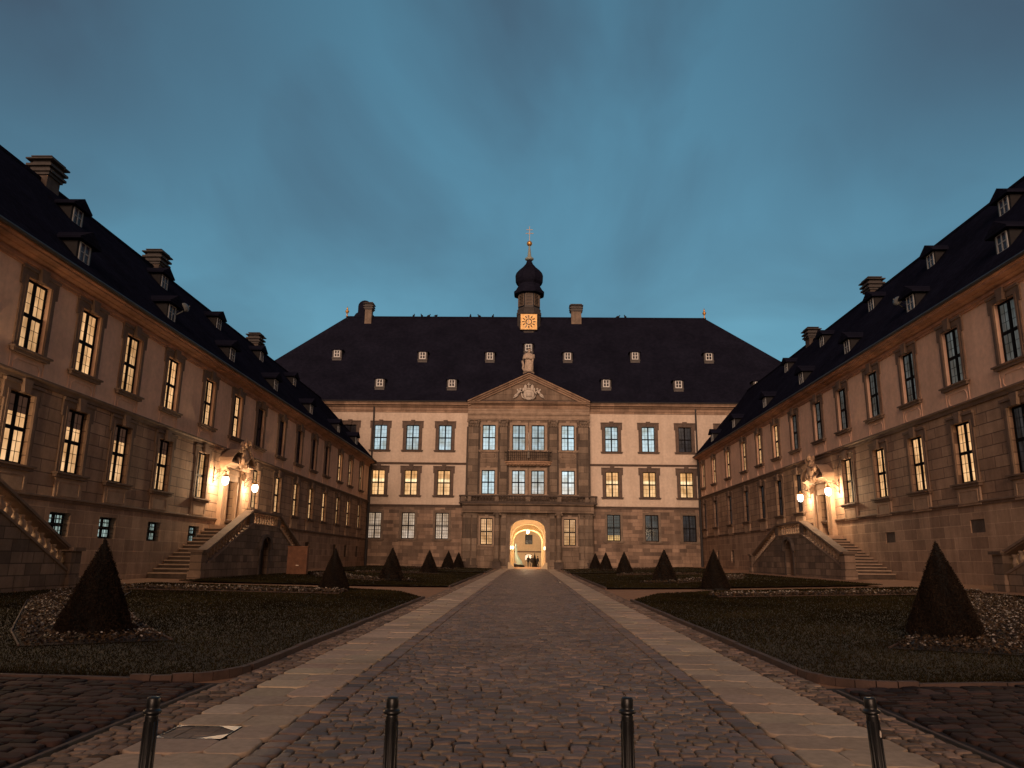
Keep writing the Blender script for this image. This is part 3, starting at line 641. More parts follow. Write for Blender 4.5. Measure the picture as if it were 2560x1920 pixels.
# main roof: hipped, steep
RY = 10.9 - .9; ZR, ZE, YE = 37.35, 22.1, -.9
xe0, xe1, xr0, xr1 = -42.9, 43.3, -27.75, 26.5
b = MB(); b.add([(xe0, YE, ZE), (xe1, YE, ZE), (xe1, 2 * RY - YE, ZE), (xe0, 2 * RY - YE, ZE), (xr0, RY, ZR), (xr1, RY, ZR)], [(0, 1, 5, 4), (1, 2, 5), (2, 3, 4, 5), (3, 0, 4), (3, 2, 1, 0)])
b.box(xr0 - .1, xr1 + .1, RY - .14, RY + .14, ZR - .12, ZR + .1)
roof = b.build('roof', M['slate'], pal)
b = MB(); b.tube([(xe0, YE - .06, ZE - .02), (-8.2, YE - .06, ZE - .02)], .09, 6); b.tube([(8.2, YE - .06, ZE - .02), (xe1, YE - .06, ZE - .02)], .09, 6); b.build('gutter', M['pipe'], roof)
SL = (ZR - ZE) / (RY - YE)
for x, yw in ((-27.35, 104.33), (-15.1, 104.15), (-5.54, 104.15), (5.45, 104.19), (14.95, 104.28), (25.3, 104.24), (-20.3, 100.73), (-10.46, 100.72), (10.47, 100.84), (20.2, 100.78), (30.9, 100.74)):
    yy = yw - 100 - .35; z = ZE + (yw - 100 - YE) * SL - .1; dormer(pal, x, yy, z, 1.3, 1.25, 2.2)
dormer(pal, -.1, 104.9 - 100, ZE + (105.2 - 100 - YE) * SL, 1.3, 1.3, 2.0, pitch=.75)
chimney(roof, -24.35, RY - .4, ZR - .3, 1.0, 1.1, 2.3); chimney(roof, 7.05, RY - .3, ZR - .3, 1.5, 1.1, 2.1)
for x in (-27.8, 26.4):
    b = MB(); b.lathe([(.16, 0), (.1, .25), (.07, .5), (.26, .75), (.3, .95), (.1, 1.1), (.16, 1.25), (.04, 1.55), (.02, 1.7)], (x, RY, ZR), 10); b.build('roof_finial', M['gold'], roof, True)
b = MB(); pr = [(-27.0, 36.8), (-27.0, 37.9), (-26.75, 38.3), (-26.45, 38.5), (-26.45, 39.5)] + [(-25.45 - 1.0 * math.cos(t * PI / 8), 39.5 + .95 * math.sin(t * PI / 8)) for t in range(1, 8)] + [(-24.45, 39.5), (-24.45, 38.5), (-24.2, 38.3), (-23.9, 37.9), (-23.9, 36.8)]
b.poly_y(pr[::-1], RY + 1.2, RY + 2.6); b.build('dark_roof_gable', M['slate'], roof)
for x, y, z0, z1 in ((-20.75, -.16, 8.2, 21.6), (22.2, -.16, 8.2, 21.6)): downpipe(pal, x, y, .4, z1, None)
# clock turret riding the ridge
ty = RY - 1.0; b = MB(); R = 1.88
def octa_l(mb, prof, rot=PI / 8, k=1.0 / math.cos(PI / 8)): mb.lathe([(r * k, z) for r, z in prof], (-.07, ty + .6, 0), 8, 0, rot)
octa_l(b, [(1.72, 33.0), (1.72, 37.35), (1.85, 37.4), (1.85, 37.75), (1.72, 37.8), (1.76, 38.2), (1.62, 38.35), (1.6, 38.5)])
M['turret'] = plain('turret_boards', (0.055, 0.05, 0.05), 0.3, 3, 0.8, 0.2)
tur = b.build('clock_turret', M['turret'], pal)
b = MB(); octa_l(b, [(1.58, 38.5), (1.58, 40.75)]); b.build('louvre_stage', M['iron'], tur)
b = MB()
for k in range(8):
    a = k * PI / 4; ca, sa = math.cos(a), math.sin(a); c = MB()
    c.box(-.52, -.44, -.06, .02, 38.75, 40.6); c.box(.44, .52, -.06, .02, 38.75, 40.6); c.box(-.44, .44, -.058, .02, 40.52, 40.6); c.box(-.44, .44, -.058, .02, 38.75, 38.83)
    for i in range(7): c.box(-.44, .44, -.05 - .03, .01, 38.95 + .23 * i, 39.02 + .23 * i)
    for vv, ff in ((c.v, c.f),):
        b.add([(-.07 + x * ca - (y - 1.585) * sa * 1.0, ty + .6 + x * sa + (y - 1.585) * ca, z) for x, y, z in vv], ff)
b.build('louvres', M['bay_trim'], tur)
b = MB(); octa_l(b, [(1.62, 40.6), (1.85, 40.7), (2.2, 40.75), (2.28, 41.05), (2.0, 41.35), (1.7, 41.9), (1.62, 42.2), (1.6, 42.4), (1.9, 42.75), (2.08, 43.2), (2.1, 43.6), (1.95, 44.1), (1.55, 44.65), (1.0, 45.2), (.55, 45.8), (.34, 46.4), (.3, 46.5)]); b.build('onion_dome', M['slate'], tur)
b = MB(); c0 = (-.07, ty + .6, 0); b.lathe([(.3, 46.45), (.62, 46.55), (.7, 46.75), (.5, 46.9), (.3, 47.1), (.22, 47.9), (.12, 48.8), (.1, 48.9)], c0, 12); b.build('spire', M['lead'], tur, True)
b = MB(); b.ball((-.07, ty + .6, 49.25), .43, 10); b.build('gilded_ball', M['gold'], tur, True)
b = MB(); b.box(-.12, -.02, ty + .55, ty + .65, 49.6, 52.1); b.box(-.55, .41, ty + .56, ty + .64, 51.5, 51.6); b.box(-.68, .54, ty + .56, ty + .64, 50.9, 51.0); b.build('double_cross', M['pale'], tur)
cyf = ty + .6 - 1.74
b = MB(); b.box(-1.36, 1.2, cyf - .28, cyf + .1, 34.72, 37.2); cb = b.build('clock_case', M['dark_stone'], tur)
def clock_mat():
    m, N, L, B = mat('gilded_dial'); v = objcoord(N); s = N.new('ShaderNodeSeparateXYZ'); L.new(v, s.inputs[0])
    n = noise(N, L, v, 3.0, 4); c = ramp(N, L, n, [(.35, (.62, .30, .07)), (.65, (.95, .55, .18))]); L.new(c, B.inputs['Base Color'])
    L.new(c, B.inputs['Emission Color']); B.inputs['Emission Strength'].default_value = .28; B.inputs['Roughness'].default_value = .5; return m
M['dial'] = clock_mat()
b = MB(); b.box(-1.2, 1.2, -.03, .0, -1.18, 1.18); dial = b.build('clock_dial', M['dial'], tur, False, (-.08, cyf - .281, 35.97))
b = MB()
for k in range(12):
    a = k * PI / 6
    for r0, r1, w in ((.62, 1.0, .075),):
        ca, sa = math.cos(a), math.sin(a); q = [(r0 * sa - w * ca, r0 * ca + w * sa), (r0 * sa + w * ca, r0 * ca - w * sa), (r1 * sa + w * ca, r1 * ca - w * sa), (r1 * sa - w * ca, r1 * ca + w * sa)]
        b.poly_y(q, -.05, -.031)
for k in range(24):
    a, c = k * PI / 12, (k + 1) * PI / 12
    b.quad((.36 * math.sin(a), -.04, .36 * math.cos(a)), (.5 * math.sin(a), -.04, .5 * math.cos(a)), (.5 * math.sin(c), -.04, .5 * math.cos(c)), (.36 * math.sin(c), -.04, .36 * math.cos(c)))
b.build('hour_marks', M['dark_stone'], dial)
b = MB(); b.poly_y([(-.03, -.05), (.07, -.05), (-.22, 1.02), (-.28, 1.0)][::-1], -.08, -.06); b.poly_y([(.05, .02), (-.05, .06), (-.62, -.98), (-.56, -1.02)], -.1, -.083); b.build('clock_hands', M['pale'], dial)
M_ = None

# ================================================================== WINGS (local x runs along the wall, y into it)
def wing(name, label, origin, rz, sgn, Ys, dz, near, far, door, dcfg):
    """sgn = +1: local x is world y; -1: local x is minus world y"""
    w = thing(name, label, 'palace wing', origin, rz)
    X = lambda Y: sgn * Y
    a, e = sorted((X(near), X(far))); ze = 13.95 + dz; zs = 3.95 + dz * .7
    zl0, zl1, zu0, zu1, zbelt = 5.18 + dz * .55, 8.1 + dz * .75, 9.85 + dz * 1.05, 12.9 + dz, 8.62 + dz * .9
    hw = .82
    low = [Y for Y in Ys if abs(Y - door) > 1.0 and all(abs(Y - d2) > 1.0 for d2 in dcfg['near_doors'])]
    ops_l = [(X(Y) - hw, X(Y) + hw, zl0, zl1) for Y in low]; ops_d = [(X(d) - .78, X(d) + .78, dcfg['land'], dcfg['land'] + 3.1) for d in [door] + dcfg['near_doors']]
    ops_u = [(X(Y) - hw, X(Y) + hw, zu0, zu1) for Y in Ys]
    bw = dcfg['basement']; ops_b = [(X(Y) - wd / 2, X(Y) + wd / 2, z0, z1) for Y, wd, z0, z1, k in bw]
    zmid = 3.6 + dz * .2
    b = MB(); b.wall(a, e, -1.0, zs, ops_b + [(p[0], p[1], p[2], zs) for p in ops_d], 0, .45); b.build('stone_plinth', M['wing_base'], w)
    b = MB(); b.wall(a, e, zs, zbelt, ops_l + [(p[0], p[1], zs, p[3]) for p in ops_d], 0, .45); b.build('stone_base', M['wing_stone'], w)
    b = MB(); b.wall(a, e, zbelt, ze - .6, ops_u, 0, .45); b.build('plaster_wall', M['wing_plaster'], w)
    b = MB(); b.box(a, e, 14.2, 14.5, -1, ze - .1); b.box(a - .0, a + .3, .5, 14.2, -1, ze - .1); b.box(e - .3, e, .5, 14.2, -1, ze - .1); b.build('rear_wall', M['wing_plaster'], w)
    b = MB(); belt(b, a, e, zs - .1, zs + .14, .12); b.build('plinth_moulding', M['wing_trim'], w)
    b = MB(); belt(b, a, e, zbelt - .05, zbelt + .3, .26); b.build('belt_course', M['wing_trim'], w)
    b = MB(); cornice(b, a, e, ze - .68, ze + .05, .72); b.build('cornice', M['cornice_w'], w)
    for Y in low:
        k = dcfg['low'](Y); window(w, X(Y), zl0, zl1, 2 * hw, k, 0, .17, 'ears', 'wing_trim', ('wing_stone_p', 'rect'), pw=.28)
    for Y in Ys: window(w, X(Y), zu0, zu1, 2 * hw, dcfg['up'](Y), 0, .17, 'ears', 'wing_trim', ('wing_plaster', 'octa'), pw=.28)
    for Y, wd, z0, z1, k in bw:
        if k == 'blocked':
            c = MB(); c.box(X(Y) - wd / 2, X(Y) + wd / 2, .06, .4, z0, z1); c.build('blocked_opening', M['dark_stone'], w)
        else:
            window(w, X(Y), z0, z1, wd, k, 0, .3, None, dense=False, bars=(3, 2), name='cellar_window')
            c = MB()
            for i in range(1, 5): c.tube([(X(Y) - wd / 2 + wd * i / 5, .1, z0), (X(Y) - wd / 2 + wd * i / 5, .1, z1)], .015, 5)
            for i in range(1, 4): c.box(X(Y) - wd / 2, X(Y) + wd / 2, .09, .11, z0 + (z1 - z0) * i / 4 - .012, z0 + (z1 - z0) * i / 4 + .012)
            c.build('window_bars', M['iron'], w)
    # door portals with broken pediment and carved crest
    for dY in [door] + dcfg['near_doors']:
        x, zl = X(dY), dcfg['land']
        c = MB(); c.box(x - .78, x + .78, .36, .45, zl, zl + 3.1)
        for s in (-1, 1):
            for z0, z1 in ((.2, .75), (.9, 2.1), (2.2, 2.95)): c.box(x + s * .38 - .27, x + s * .38 + .27, .325, .36, zl + z0, zl + z1)
        d = c.build('door', M['door'], w)
        c = MB(); c.ball((x + .1, .3, zl + 1.1), .05, 6); c.build('door_knob', M['gold'], d)
        c = MB(); c.box(x - .02, x + .02, .33, .34, zl, zl + 3.1)
        for s in (-1, 1):
            c.box(x + s * 1.08 - .3, x + s * 1.08 + .3, -.16, .02, zl + .35, zl + 3.1); c.box(x + s * 1.62 - .26, x + s * 1.62 + .26, -.3, .02, zl + .5, zl + 3.75); c.box(x + s * 1.62 - .32, x + s * 1.62 + .32, -.36, .02, zl, zl + .5)
            c.box(x + s * .92 - .1, x + s * .92 + .1, -.24, .02, zl + .3, zl + 3.1)
            c.box(x + s * 1.62 - .34, x + s * 1.62 + .34, -.42, .02, zl + 3.752, zl + 3.95)
            c.ball((x + s * 1.62, -.38, zl + 3.55), .2, 8, .9, .8, 1.4)
        c.box(x - 1.38, x + 1.38, -.16, .02, zl + 3.102, zl + 3.55); c.box(x - 1.28, x + 1.28, -.26, .02, zl + 3.552, zl + 3.9)
        po = c.build('door_surround', M['wing_trim2'], w)
        c = MB(); zt = zl + 3.96
        c.poly_x([(.02, zt), (-.5, zt), (-.62, zt + .16), (-.86, zt + .26), (-.86, zt + .4), (.02, zt + .4)], x - 2.15, x - .55); c.poly_x([(.02, zt), (-.5, zt), (-.62, zt + .16), (-.86, zt + .26), (-.86, zt + .4), (.02, zt + .4)], x + .55, x + 2.15)
        c.box(x - .6, x + .6, -.4, .02, zt + .01, zt + .38)
        for s in (-1, 1):
            pts = []
            for i in range(9):
                t = i / 8; q = 2.2 - 1.25 * t; pts.append((q, zt + .4 + .72 * math.sin(t * PI * .46)))
            for i in range(8):
                (q0, z0), (q1, z1) = pts[i], pts[i + 1]
                vs = [(x + s * q0, .02, z0), (x + s * q0, -.86, z0), (x + s * q1, -.86, z1), (x + s * q1, .02, z1), (x + s * q0, .02, z0 + .2), (x + s * q0, -.92, z0 + .2), (x + s * q1, -.92, z1 + .2), (x + s * q1, .02, z1 + .2)]
                c.add(vs, [(0, 1, 2, 3), (7, 6, 5, 4), (1, 5, 6, 2), (3, 2, 6, 7), (0, 4, 5, 1)])
        c.build('broken_pediment', M['wing_trim2'], po)
        c = MB(); rr = random.Random(5)
        c.ball((x, -.85, zt + .8), .5, 10, 1.1, .6, 1.25)
        for i in range(34):
            an = rr.uniform(0, 2 * PI); ra = rr.uniform(.4, 1.0); c.ball((x + ra * math.cos(an) * .9, -.72 - rr.uniform(0, .35), zt + 1.1 + ra * math.sin(an) * 1.0), rr.uniform(.09, .24), 6, 1, .8, rr.uniform(.7, 1.4))
        for s in (-1, 1): c.tube([(x + s * .3, -.75, zt + .2), (x + s * .8, -.8, zt + .35), (x + s * .95, -.75, zt + .7), (x + s * .65, -.75, zt + .95)], [.12, .16, .13, .06], 7)
        for i in range(9):
            q = (i - 4) / 4; c.tube([(x + q * .35, -.7, zt + 1.1), (x + q * .6, -.92, zt + 1.65 - abs(q) * .25), (x + q * .78 + rr.uniform(-.08, .08), -.85 - rr.uniform(0, .15), zt + 2.25 - abs(q) * .7)], [.1, .13, .025], 6)
        c.build('carved_crest', M['wing_trim2'], po, True)
    # roof, dormers, chimneys
    zr, yr, ye = dcfg['ridge']
    b = MB(); b.poly_x([(ye, ze + .06), (ye, ze + .16), (yr, zr), (2 * yr - ye, ze + .16), (2 * yr - ye, ze + .06)][::1], a - .4 if sgn > 0 else a - .5, e + .5)
    b.box(a, e, yr - .12, yr + .12, zr - .1, zr + .09)
    rf = b.build('roof', M['slate'], w)
    b = MB(); b.tube([(a, ye - .05, ze + .1), (e, ye - .05, ze + .1)], .09, 6); b.build('gutter', M['pipe'], rf)
    sl = (zr - ze - .16) / (yr - ye)
    for Y, f in dcfg['dormers']:
        yy = ye + (yr - ye) * f; dormer(w, X(Y), yy, ze + .16 + (yy - ye) * sl - .22, 1.2, 1.2, 2.0, pitch=.5, wallm='dormer_dark', frame='grey')
    for Y in dcfg['chimneys']: chimney(rf, X(Y), yr, zr - .65, 1.15, .95, 1.7, 'dark_stone', 'turret')
    downpipe(w, X(99.55), -.14, .3, ze - .3)
    return w
M['wing_trim2'] = plain('portal_sandstone', (0.42, 0.28, 0.19), 0.2, 1.6, 0.8, 0.3)
M['wing_stone_p'] = plain('apron_sandstone', (0.34, 0.235, 0.17), 0.25, 1.6, 0.85, 0.3)
M['cornice_w'] = plain('reddish_cornice_stone', (0.40, 0.20, 0.12), 0.35, 0.9, 0.85, 0.3, 0.5)

YL = [17.5, 21.9, 26.1, 30.3, 34.3, 38.35, 43.05, 48.3, 53.2, 58.1, 63.35, 68.5, 73.4, 78.3, 84.0, 89.1, 95.0]
YR = [19.9, 24.8, 29.7, 34.5, 39.24, 44.0, 48.7, 53.65, 58.3, 63.6, 68.5, 73.6, 79.0, 85.5, 92.0, 97.7]
XL, XR = -20.95, 22.38
cfgL = dict(near_doors=[21.9], land=3.62, ridge=(22.45, 7.05, -.75),
            basement=[(Y, 1.55, 2.38, 3.42, 'basement') for Y in (34.1, 38.1, 42.95, 48.1)] + [(Y, 1.3, 1.7, 3.0, 'dark') for Y in (68.5, 73.4, 84.0, 89.1, 95.0)],
            low=lambda Y: 'blind' if Y < 45 else 'warm', up=lambda Y: 'dark' if 57 < Y < 81 else 'warm',
            dormers=[(38.85, .66), (49.6, .68), (59.2, .68), (69.5, .68), (80.0, .68), (33.3, .12), (42.7, .14), (52.2, .14), (61.9, .14), (72.9, .15), (84.0, .15), (93, .15)], chimneys=[39.6, 53.0, 74.3])
cfgR = dict(near_doors=[22.7], land=3.58, ridge=(24.0, 6.9, -.7),
            basement=[(38.9, 1.25, 3.2, 3.85, 'blocked'), (48.3, 1.25, 2.92, 3.55, 'blocked')] + [(73.6, .8, 2.0, 2.9, 'blocked')] + [(Y, 1.2, 1.6, 2.9, 'dark') for Y in (85.5, 92.0)],
            low=lambda Y: 'warm' if 36 < Y < 55 else 'dim', up=lambda Y: 'warm' if Y > 67 else 'grey',
            dormers=[(40.0, .66), (48.0, .66), (57.0, .66), (67.2, .66), (77, .66), (34.8, .16), (44.0, .17), (53.0, .15), (62.0, .13), (72.0, .13), (83, .12), (93, .12)], chimneys=[62.0, 76.3])
wing('palace_wing', 'long two storey ochre wing on the left with curtained lit windows along both floors', (XL, 0, 0), PI / 2, 1, YL, 0.0, 12, 99.96, 53.2, cfgL)
wing('palace_wing', 'long two storey ochre wing on the right whose nearer upper windows are unlit', (XR, 0, 0), -PI / 2, -1, YR, 0.95, 12, 99.96, 58.3, cfgR)

# ------------------------------------------------------------------ outdoor double stairs (local x along the wall, -y towards the court)
def perron(label, origin, rz, zg, land, depth, half, flight):
    t = thing('double_staircase', label, 'staircase', origin, rz, 'double staircases against the wings')
    D = depth; x0, x1 = half, half + flight; zr = land + .98; zn = zg + 1.45
    rail = lambda x: zr if abs(x) <= x0 else zr + (zn - zr) * (abs(x) - x0) / (x1 - x0 - .45)
    low = lambda x: rail(x) - .95
    # parapet wall with arched cellar doorway
    b = MB(); xs = sorted([-x1 + .4, -x0, -.82, .82, x0, x1 - .4] + [-.82 + 1.64 * i / 12 for i in range(1, 12)])
    dz_ = lambda x: zg + 1.75 + .62 * math.sqrt(max(0, 1 - (x / .82) ** 2)) if abs(x) < .8199 else zg + 1.75
    for y0, face in ((-D, 0), (-D + .42, 1)):
        for i in range(len(xs) - 1):
            a, c = xs[i], xs[i + 1]; inside = abs((a + c) / 2) < .82
            za = (dz_(a) if inside else zg - .6); zc = (dz_(c) if inside else zg - .6)
            q = [(a, y0, za), (c, y0, zc), (c, y0, low(c)), (a, y0, low(a))]
            b.quad(*(q if face == 0 else q[::-1]))
            b.quad((a, -D, low(a)), (c, -D, low(c)), (c, -D + .42, low(c)), (a, -D + .42, low(a)))
            if inside: b.quad((a, -D, za), (a, -D + .42, za), (c, -D + .42, zc), (c, -D, zc))
    for s in (-1, 1): b.quad((s * .82, -D, zg - .6), (s * .82, -D + .42, zg - .6), (s * .82, -D + .42, zg + 1.75), (s * .82, -D, zg + 1.75))
    b.build('retaining_wall', M['perron'], t)
    b = MB(); b.box(-.82, .82, -D + .3, -D + .36, zg - .3, zg + 2.45)
    for k in range(5): b.box(-.8 + .33 * k, -.8 + .33 * k + .02, -D + .28, -D + .3, zg, zg + 2.4)
    b.build('cellar_door', M['dark_door'] if XL == origin[0] else M['wing_trim'], t)
    b = MB()
    for i in range(12):
        a, c = PI * i / 12, PI * (i + 1) / 12; R0, R1 = .95, 1.2
        f = lambda r, q: (r * math.cos(q), zg + 1.78 + r * .72 * math.sin(q))
        p = [f(R0, a), f(R1, a), f(R1, c), f(R0, c)]; b.poly_y(p[::-1], -D - .2, -D + .02)
    for s in (-1, 1): b.box(s * 1.15 - .18, s * 1.15 + .18, -D - .2, -D + .02, zg + 1.62, zg + 1.78); b.box(s * .93 - .1, s * .93 + .1, -D - .07, -D + .02, zg - .3, zg + 1.62)
    b.build('door_hood', M['dark_stone'], t)
    # steps and landing
    b = MB(); b.box(-x0, x0, -D + .4, 0.0, zg - .3, land - .12); b.box(-x0 - .05, x0 + .05, -D + .41, -.001, land - .12, land)
    n = 14; rise = (land - zg) / n
    for s in (-1, 1):
        for i in range(n - 1):
            xa = x0 + flight * i / (n - 1); xb = x0 + flight * (i + 1) / (n - 1); z = land - rise * (i + 1)
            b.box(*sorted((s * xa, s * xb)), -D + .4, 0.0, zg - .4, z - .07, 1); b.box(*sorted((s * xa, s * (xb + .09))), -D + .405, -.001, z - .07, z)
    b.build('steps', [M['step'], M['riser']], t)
    # coping, lower string, newels
    b = MB()
    segs = [(-x1 + .35, -x0), (-x0, x0), (x0, x1 - .35)]
    for a, c in segs:
        for (d0, d1, za, zb) in ((-.08, .50, -.11, 0.0), (-.02, .44, -.17, -.11), (-.04, .46, -.96, -.86)):
            vs = [(x, -D + d, rail(x) + z) for x in (a, c) for d, z in ((d0, za), (d1, za), (d1, zb), (d0, zb))]
            b.add(vs, [(0, 1, 2, 3), (7, 6, 5, 4), (0, 4, 5, 1), (1, 5, 6, 2), (2, 6, 7, 3), (3, 7, 4, 0)])
    cp = b.build('coping', M['perron_cap'], t)
    for s in (-1, 1):
        b = MB(); xc = s * (x1 - .2); b.box(xc - .34, xc + .34, -D - .1, -D + .54, zg - .5, zn - .12); b.box(xc - .44, xc + .44, -D - .2, -D + .64, zn - .12, zn + .02); b.box(xc - .4, xc + .4, -D - .16, -D + .6, zg - .5, zg + .3)
        b.build('newel_post', M['perron'], t)
        b = MB(); xc = s * (x0 + .1); b.box(xc - .36, xc + .36, -D + .02, -D + .40, land - .02, zr - .2); b.build('pier', M['perron'], t)
    b = MB(); b.lathe([(r * 1.25, z * 1.02) for r, z in BAL], (0, 0, 0), 8); bm = CACHE.setdefault('pbal', b.mesh('baluster', M['perron_bal'], True))
    n = 9
    for i in range(n):
        x = -x0 + .5 + (2 * x0 - 1.0) * (i + .5) / n; link('baluster', bm, t, (x, -D + .21, rail(x) - .84))
    for s in (-1, 1):
        n = int(flight / .5)
        for i in range(n):
            x = s * (x0 + .55 + (flight - 1.2) * (i + .5) / n); link('baluster', bm, t, (x, -D + .21, rail(x) - .88))
    return t
M['riser'] = plain('shaded_riser_stone', (0.075, 0.052, 0.04), 0.4, 2, 0.9, 0.3)  # shade on the risers is put into this darker colour
M['perron_cap'] = plain('perron_coping_stone', (0.20, 0.14, 0.105), 0.3, 2, 0.8, 0.3)
M['perron_bal'] = plain('baluster_stone', (0.34, 0.25, 0.19), 0.25, 3, 0.8, 0.3)
XWL = lambda Y: (XL, Y, 0); XWR = lambda Y: (XR, Y, 0)
perron('stone double staircase up to the lantern lit door in the middle of the left wing', XWL(53.1), PI / 2, .46, 3.62, 2.85, 2.75, 7.5)
perron('dark stone double staircase cut by the left edge, nearest on the left wing', XWL(21.9), PI / 2, .4, 3.62, 2.85, 2.75, 6.3)
perron('stone double staircase up to the lantern lit door in the middle of the right wing', XWR(58.2), -PI / 2, .86, 3.58, 2.95, 2.7, 7.4)
perron('dark stone double staircase cut by the right edge, nearest on the right wing', XWR(22.7), -PI / 2, .72, 3.58, 2.95, 2.7, 7.3)

# ------------------------------------------------------------------ lanterns on scroll brackets beside the doors
def lantern(label, loc, rz, power):
    t = thing('wall_lantern', label, 'lantern', loc, rz, 'lit globe lanterns beside the wing doors')
    b = MB(); b.tube([(0, 0, .35), (0, -.3, .62), (0, -.7, .72), (0, -.84, .66), (0, -.84, .42)], .022, 6); b.tube([(0, 0, .0), (0, -.2, .1), (0, -.34, .3), (0, -.55, .42), (0, -.66, .66)], .016, 6)
    b.tube([(0, -.05, .9), (0, -.3, .62)], .014, 5); b.box(-.07, .07, -.04, 0.02, -.1, .95)
    for s in (-1, 1): b.tube([(s * .02, -.2, .55), (s * .16, -.32, .72), (s * .05, -.45, .85), (0, -.5, .7)], .012, 5)
    b.build('bracket', M['iron'], t)
    b = MB(); b.lathe([(.03, -.36), (.15, -.3), (.215, -.14), (.225, .04), (.19, .17), (.12, .2)], (0, -.84, .1), 14); b.build('globe', M['globe'], t, True)
    b = MB(); b.lathe([(.21, .2), (.22, .24), (.14, .33), (.05, .36), (.04, .45)], (0, -.84, .1), 12)
    for k in range(8):
        a = k * PI / 4; b.tube([(.2 * math.cos(a), -.84 + .2 * math.sin(a), .3), (.24 * math.cos(a), -.84 + .24 * math.sin(a), .38)], [.02, .008], 4)
    b.build('crown', M['gold'], t)
    l = point(t, (0, -.84, .02), power, (1.0, .66, .36), .13)
    return t
PW = 1150
for (x, rz, ys, z, who) in ((XL, PI / 2, (50.25, 55.85), 6.45, 'left'), (XR, -PI / 2, (55.35, 61.05), 6.6, 'right')):
    lantern('glowing globe lantern on the nearer side of the %s wing middle door' % who, (x, ys[0], z), rz, PW)
    lantern('glowing globe lantern on the farther side of the %s wing middle door' % who, (x, ys[1], z), rz, PW)
for (x, rz, ys, z, who) in ((XL, PI / 2, (19.1, 24.7), 6.45, 'left'), (XR, -PI / 2, (19.9, 25.5), 6.6, 'right')):
    lantern('globe lantern on the nearer side of the %s wing door beside the dark staircase' % who, (x, ys[0], z), rz, PW * 1.3)
    lantern('globe lantern on the farther side of the %s wing door beside the dark staircase' % who, (x, ys[1], z), rz, PW * 1.3)

# ================================================================== GROUND
M['gravel'] = plain('sandy_gravel', (0.30, 0.16, 0.085), 0.25, 3.0, 0.95, 0.5)
M['joint'] = plain('dark_joint_sand', (0.014, 0.009, 0.009), 0.3, 8, 0.95, 0.3)
M['lawn'] = plain('lawn_soil', (0.035, 0.028, 0.012), 0.4, 1.3, 0.95, 0.5)
M['kerb'] = plain('reddish_kerb_stone', (0.075, 0.045, 0.036), 0.35, 2.5, 0.8, 0.4)
M['soil'] = plain('bed_soil', (0.028, 0.018, 0.013), 0.4, 4, 0.95, 0.5)
M['cobble'] = toned('cobble_stone', 0.48, 0.22, (1, 1, 1), 30, 0.25)
M['sett'] = toned('sett_stone', 0.75, 0.12, (1, 1, 1), 30, 0.3)
M['slab'] = toned('pavement_slab', 0.7, 0.15, (1, 1, 1), 14, 0.15)
M['grass'] = toned('grass_blade', 0.9, 0.02, (1, 1, 1), 3, 0)
M['leaf'] = toned('bed_leaf', 0.6, 0.3, (1, 1, 1), 20, 0)
M['yew'] = toned('yew_leaf', 0.75, 0.15, (1, 1, 1), 10, 0)
xs = np.concatenate([[-400, -150, -60, -40], np.linspace(-26, 26, 53), [40, 60, 150, 400]]); ys = np.concatenate([[-400, -120, -50], np.linspace(-20, 110, 66), [130, 160, 220, 500]])
GX, GY = np.meshgrid(xs, ys); GZ = g(GX, GY) - 0.05
V = np.stack([GX.ravel(), GY.ravel(), GZ.ravel()], 1); nx_ = len(xs); I, J = np.meshgrid(np.arange(nx_ - 1), np.arange(len(ys) - 1)); k = (J * nx_ + I).ravel()
o = link('ground', np_mesh('ground', V, np.stack([k, k + 1, k + nx_ + 1, k + nx_], 1), M['gravel'])); o['kind'] = 'structure'
def sheet(name, poly, m, dz, res=1.5):                                # a ground sheet with a given outline that follows the slope
    mb = MB(); mb.v = [(x, y, float(g(x, y)) + dz) for x, y in poly]; mb.f = [tuple(range(len(poly)))]; mb.m = [0]
    return struct(name, mb, m)
def strip(name, x0, x1, y0, y1, m, dz, n=60):
    mb = MB(); yy = np.linspace(y0, y1, n)
    for i in range(n - 1):
        mb.quad(*[(x, y, float(g(x, y)) + dz) for x, y in ((x0, yy[i]), (x1, yy[i]), (x1, yy[i + 1]), (x0, yy[i + 1]))])
    return struct(name, mb, m)
strip('road_bed', -3.9, 3.9, -6, 99.2, M['joint'], -.036)
strip('side_road_bed', -40, -3.9, -6, 10.25, M['joint'], -.036, 12); strip('side_road_bed', 3.9, 40, -6, 10.6, M['joint'], -.036, 12)

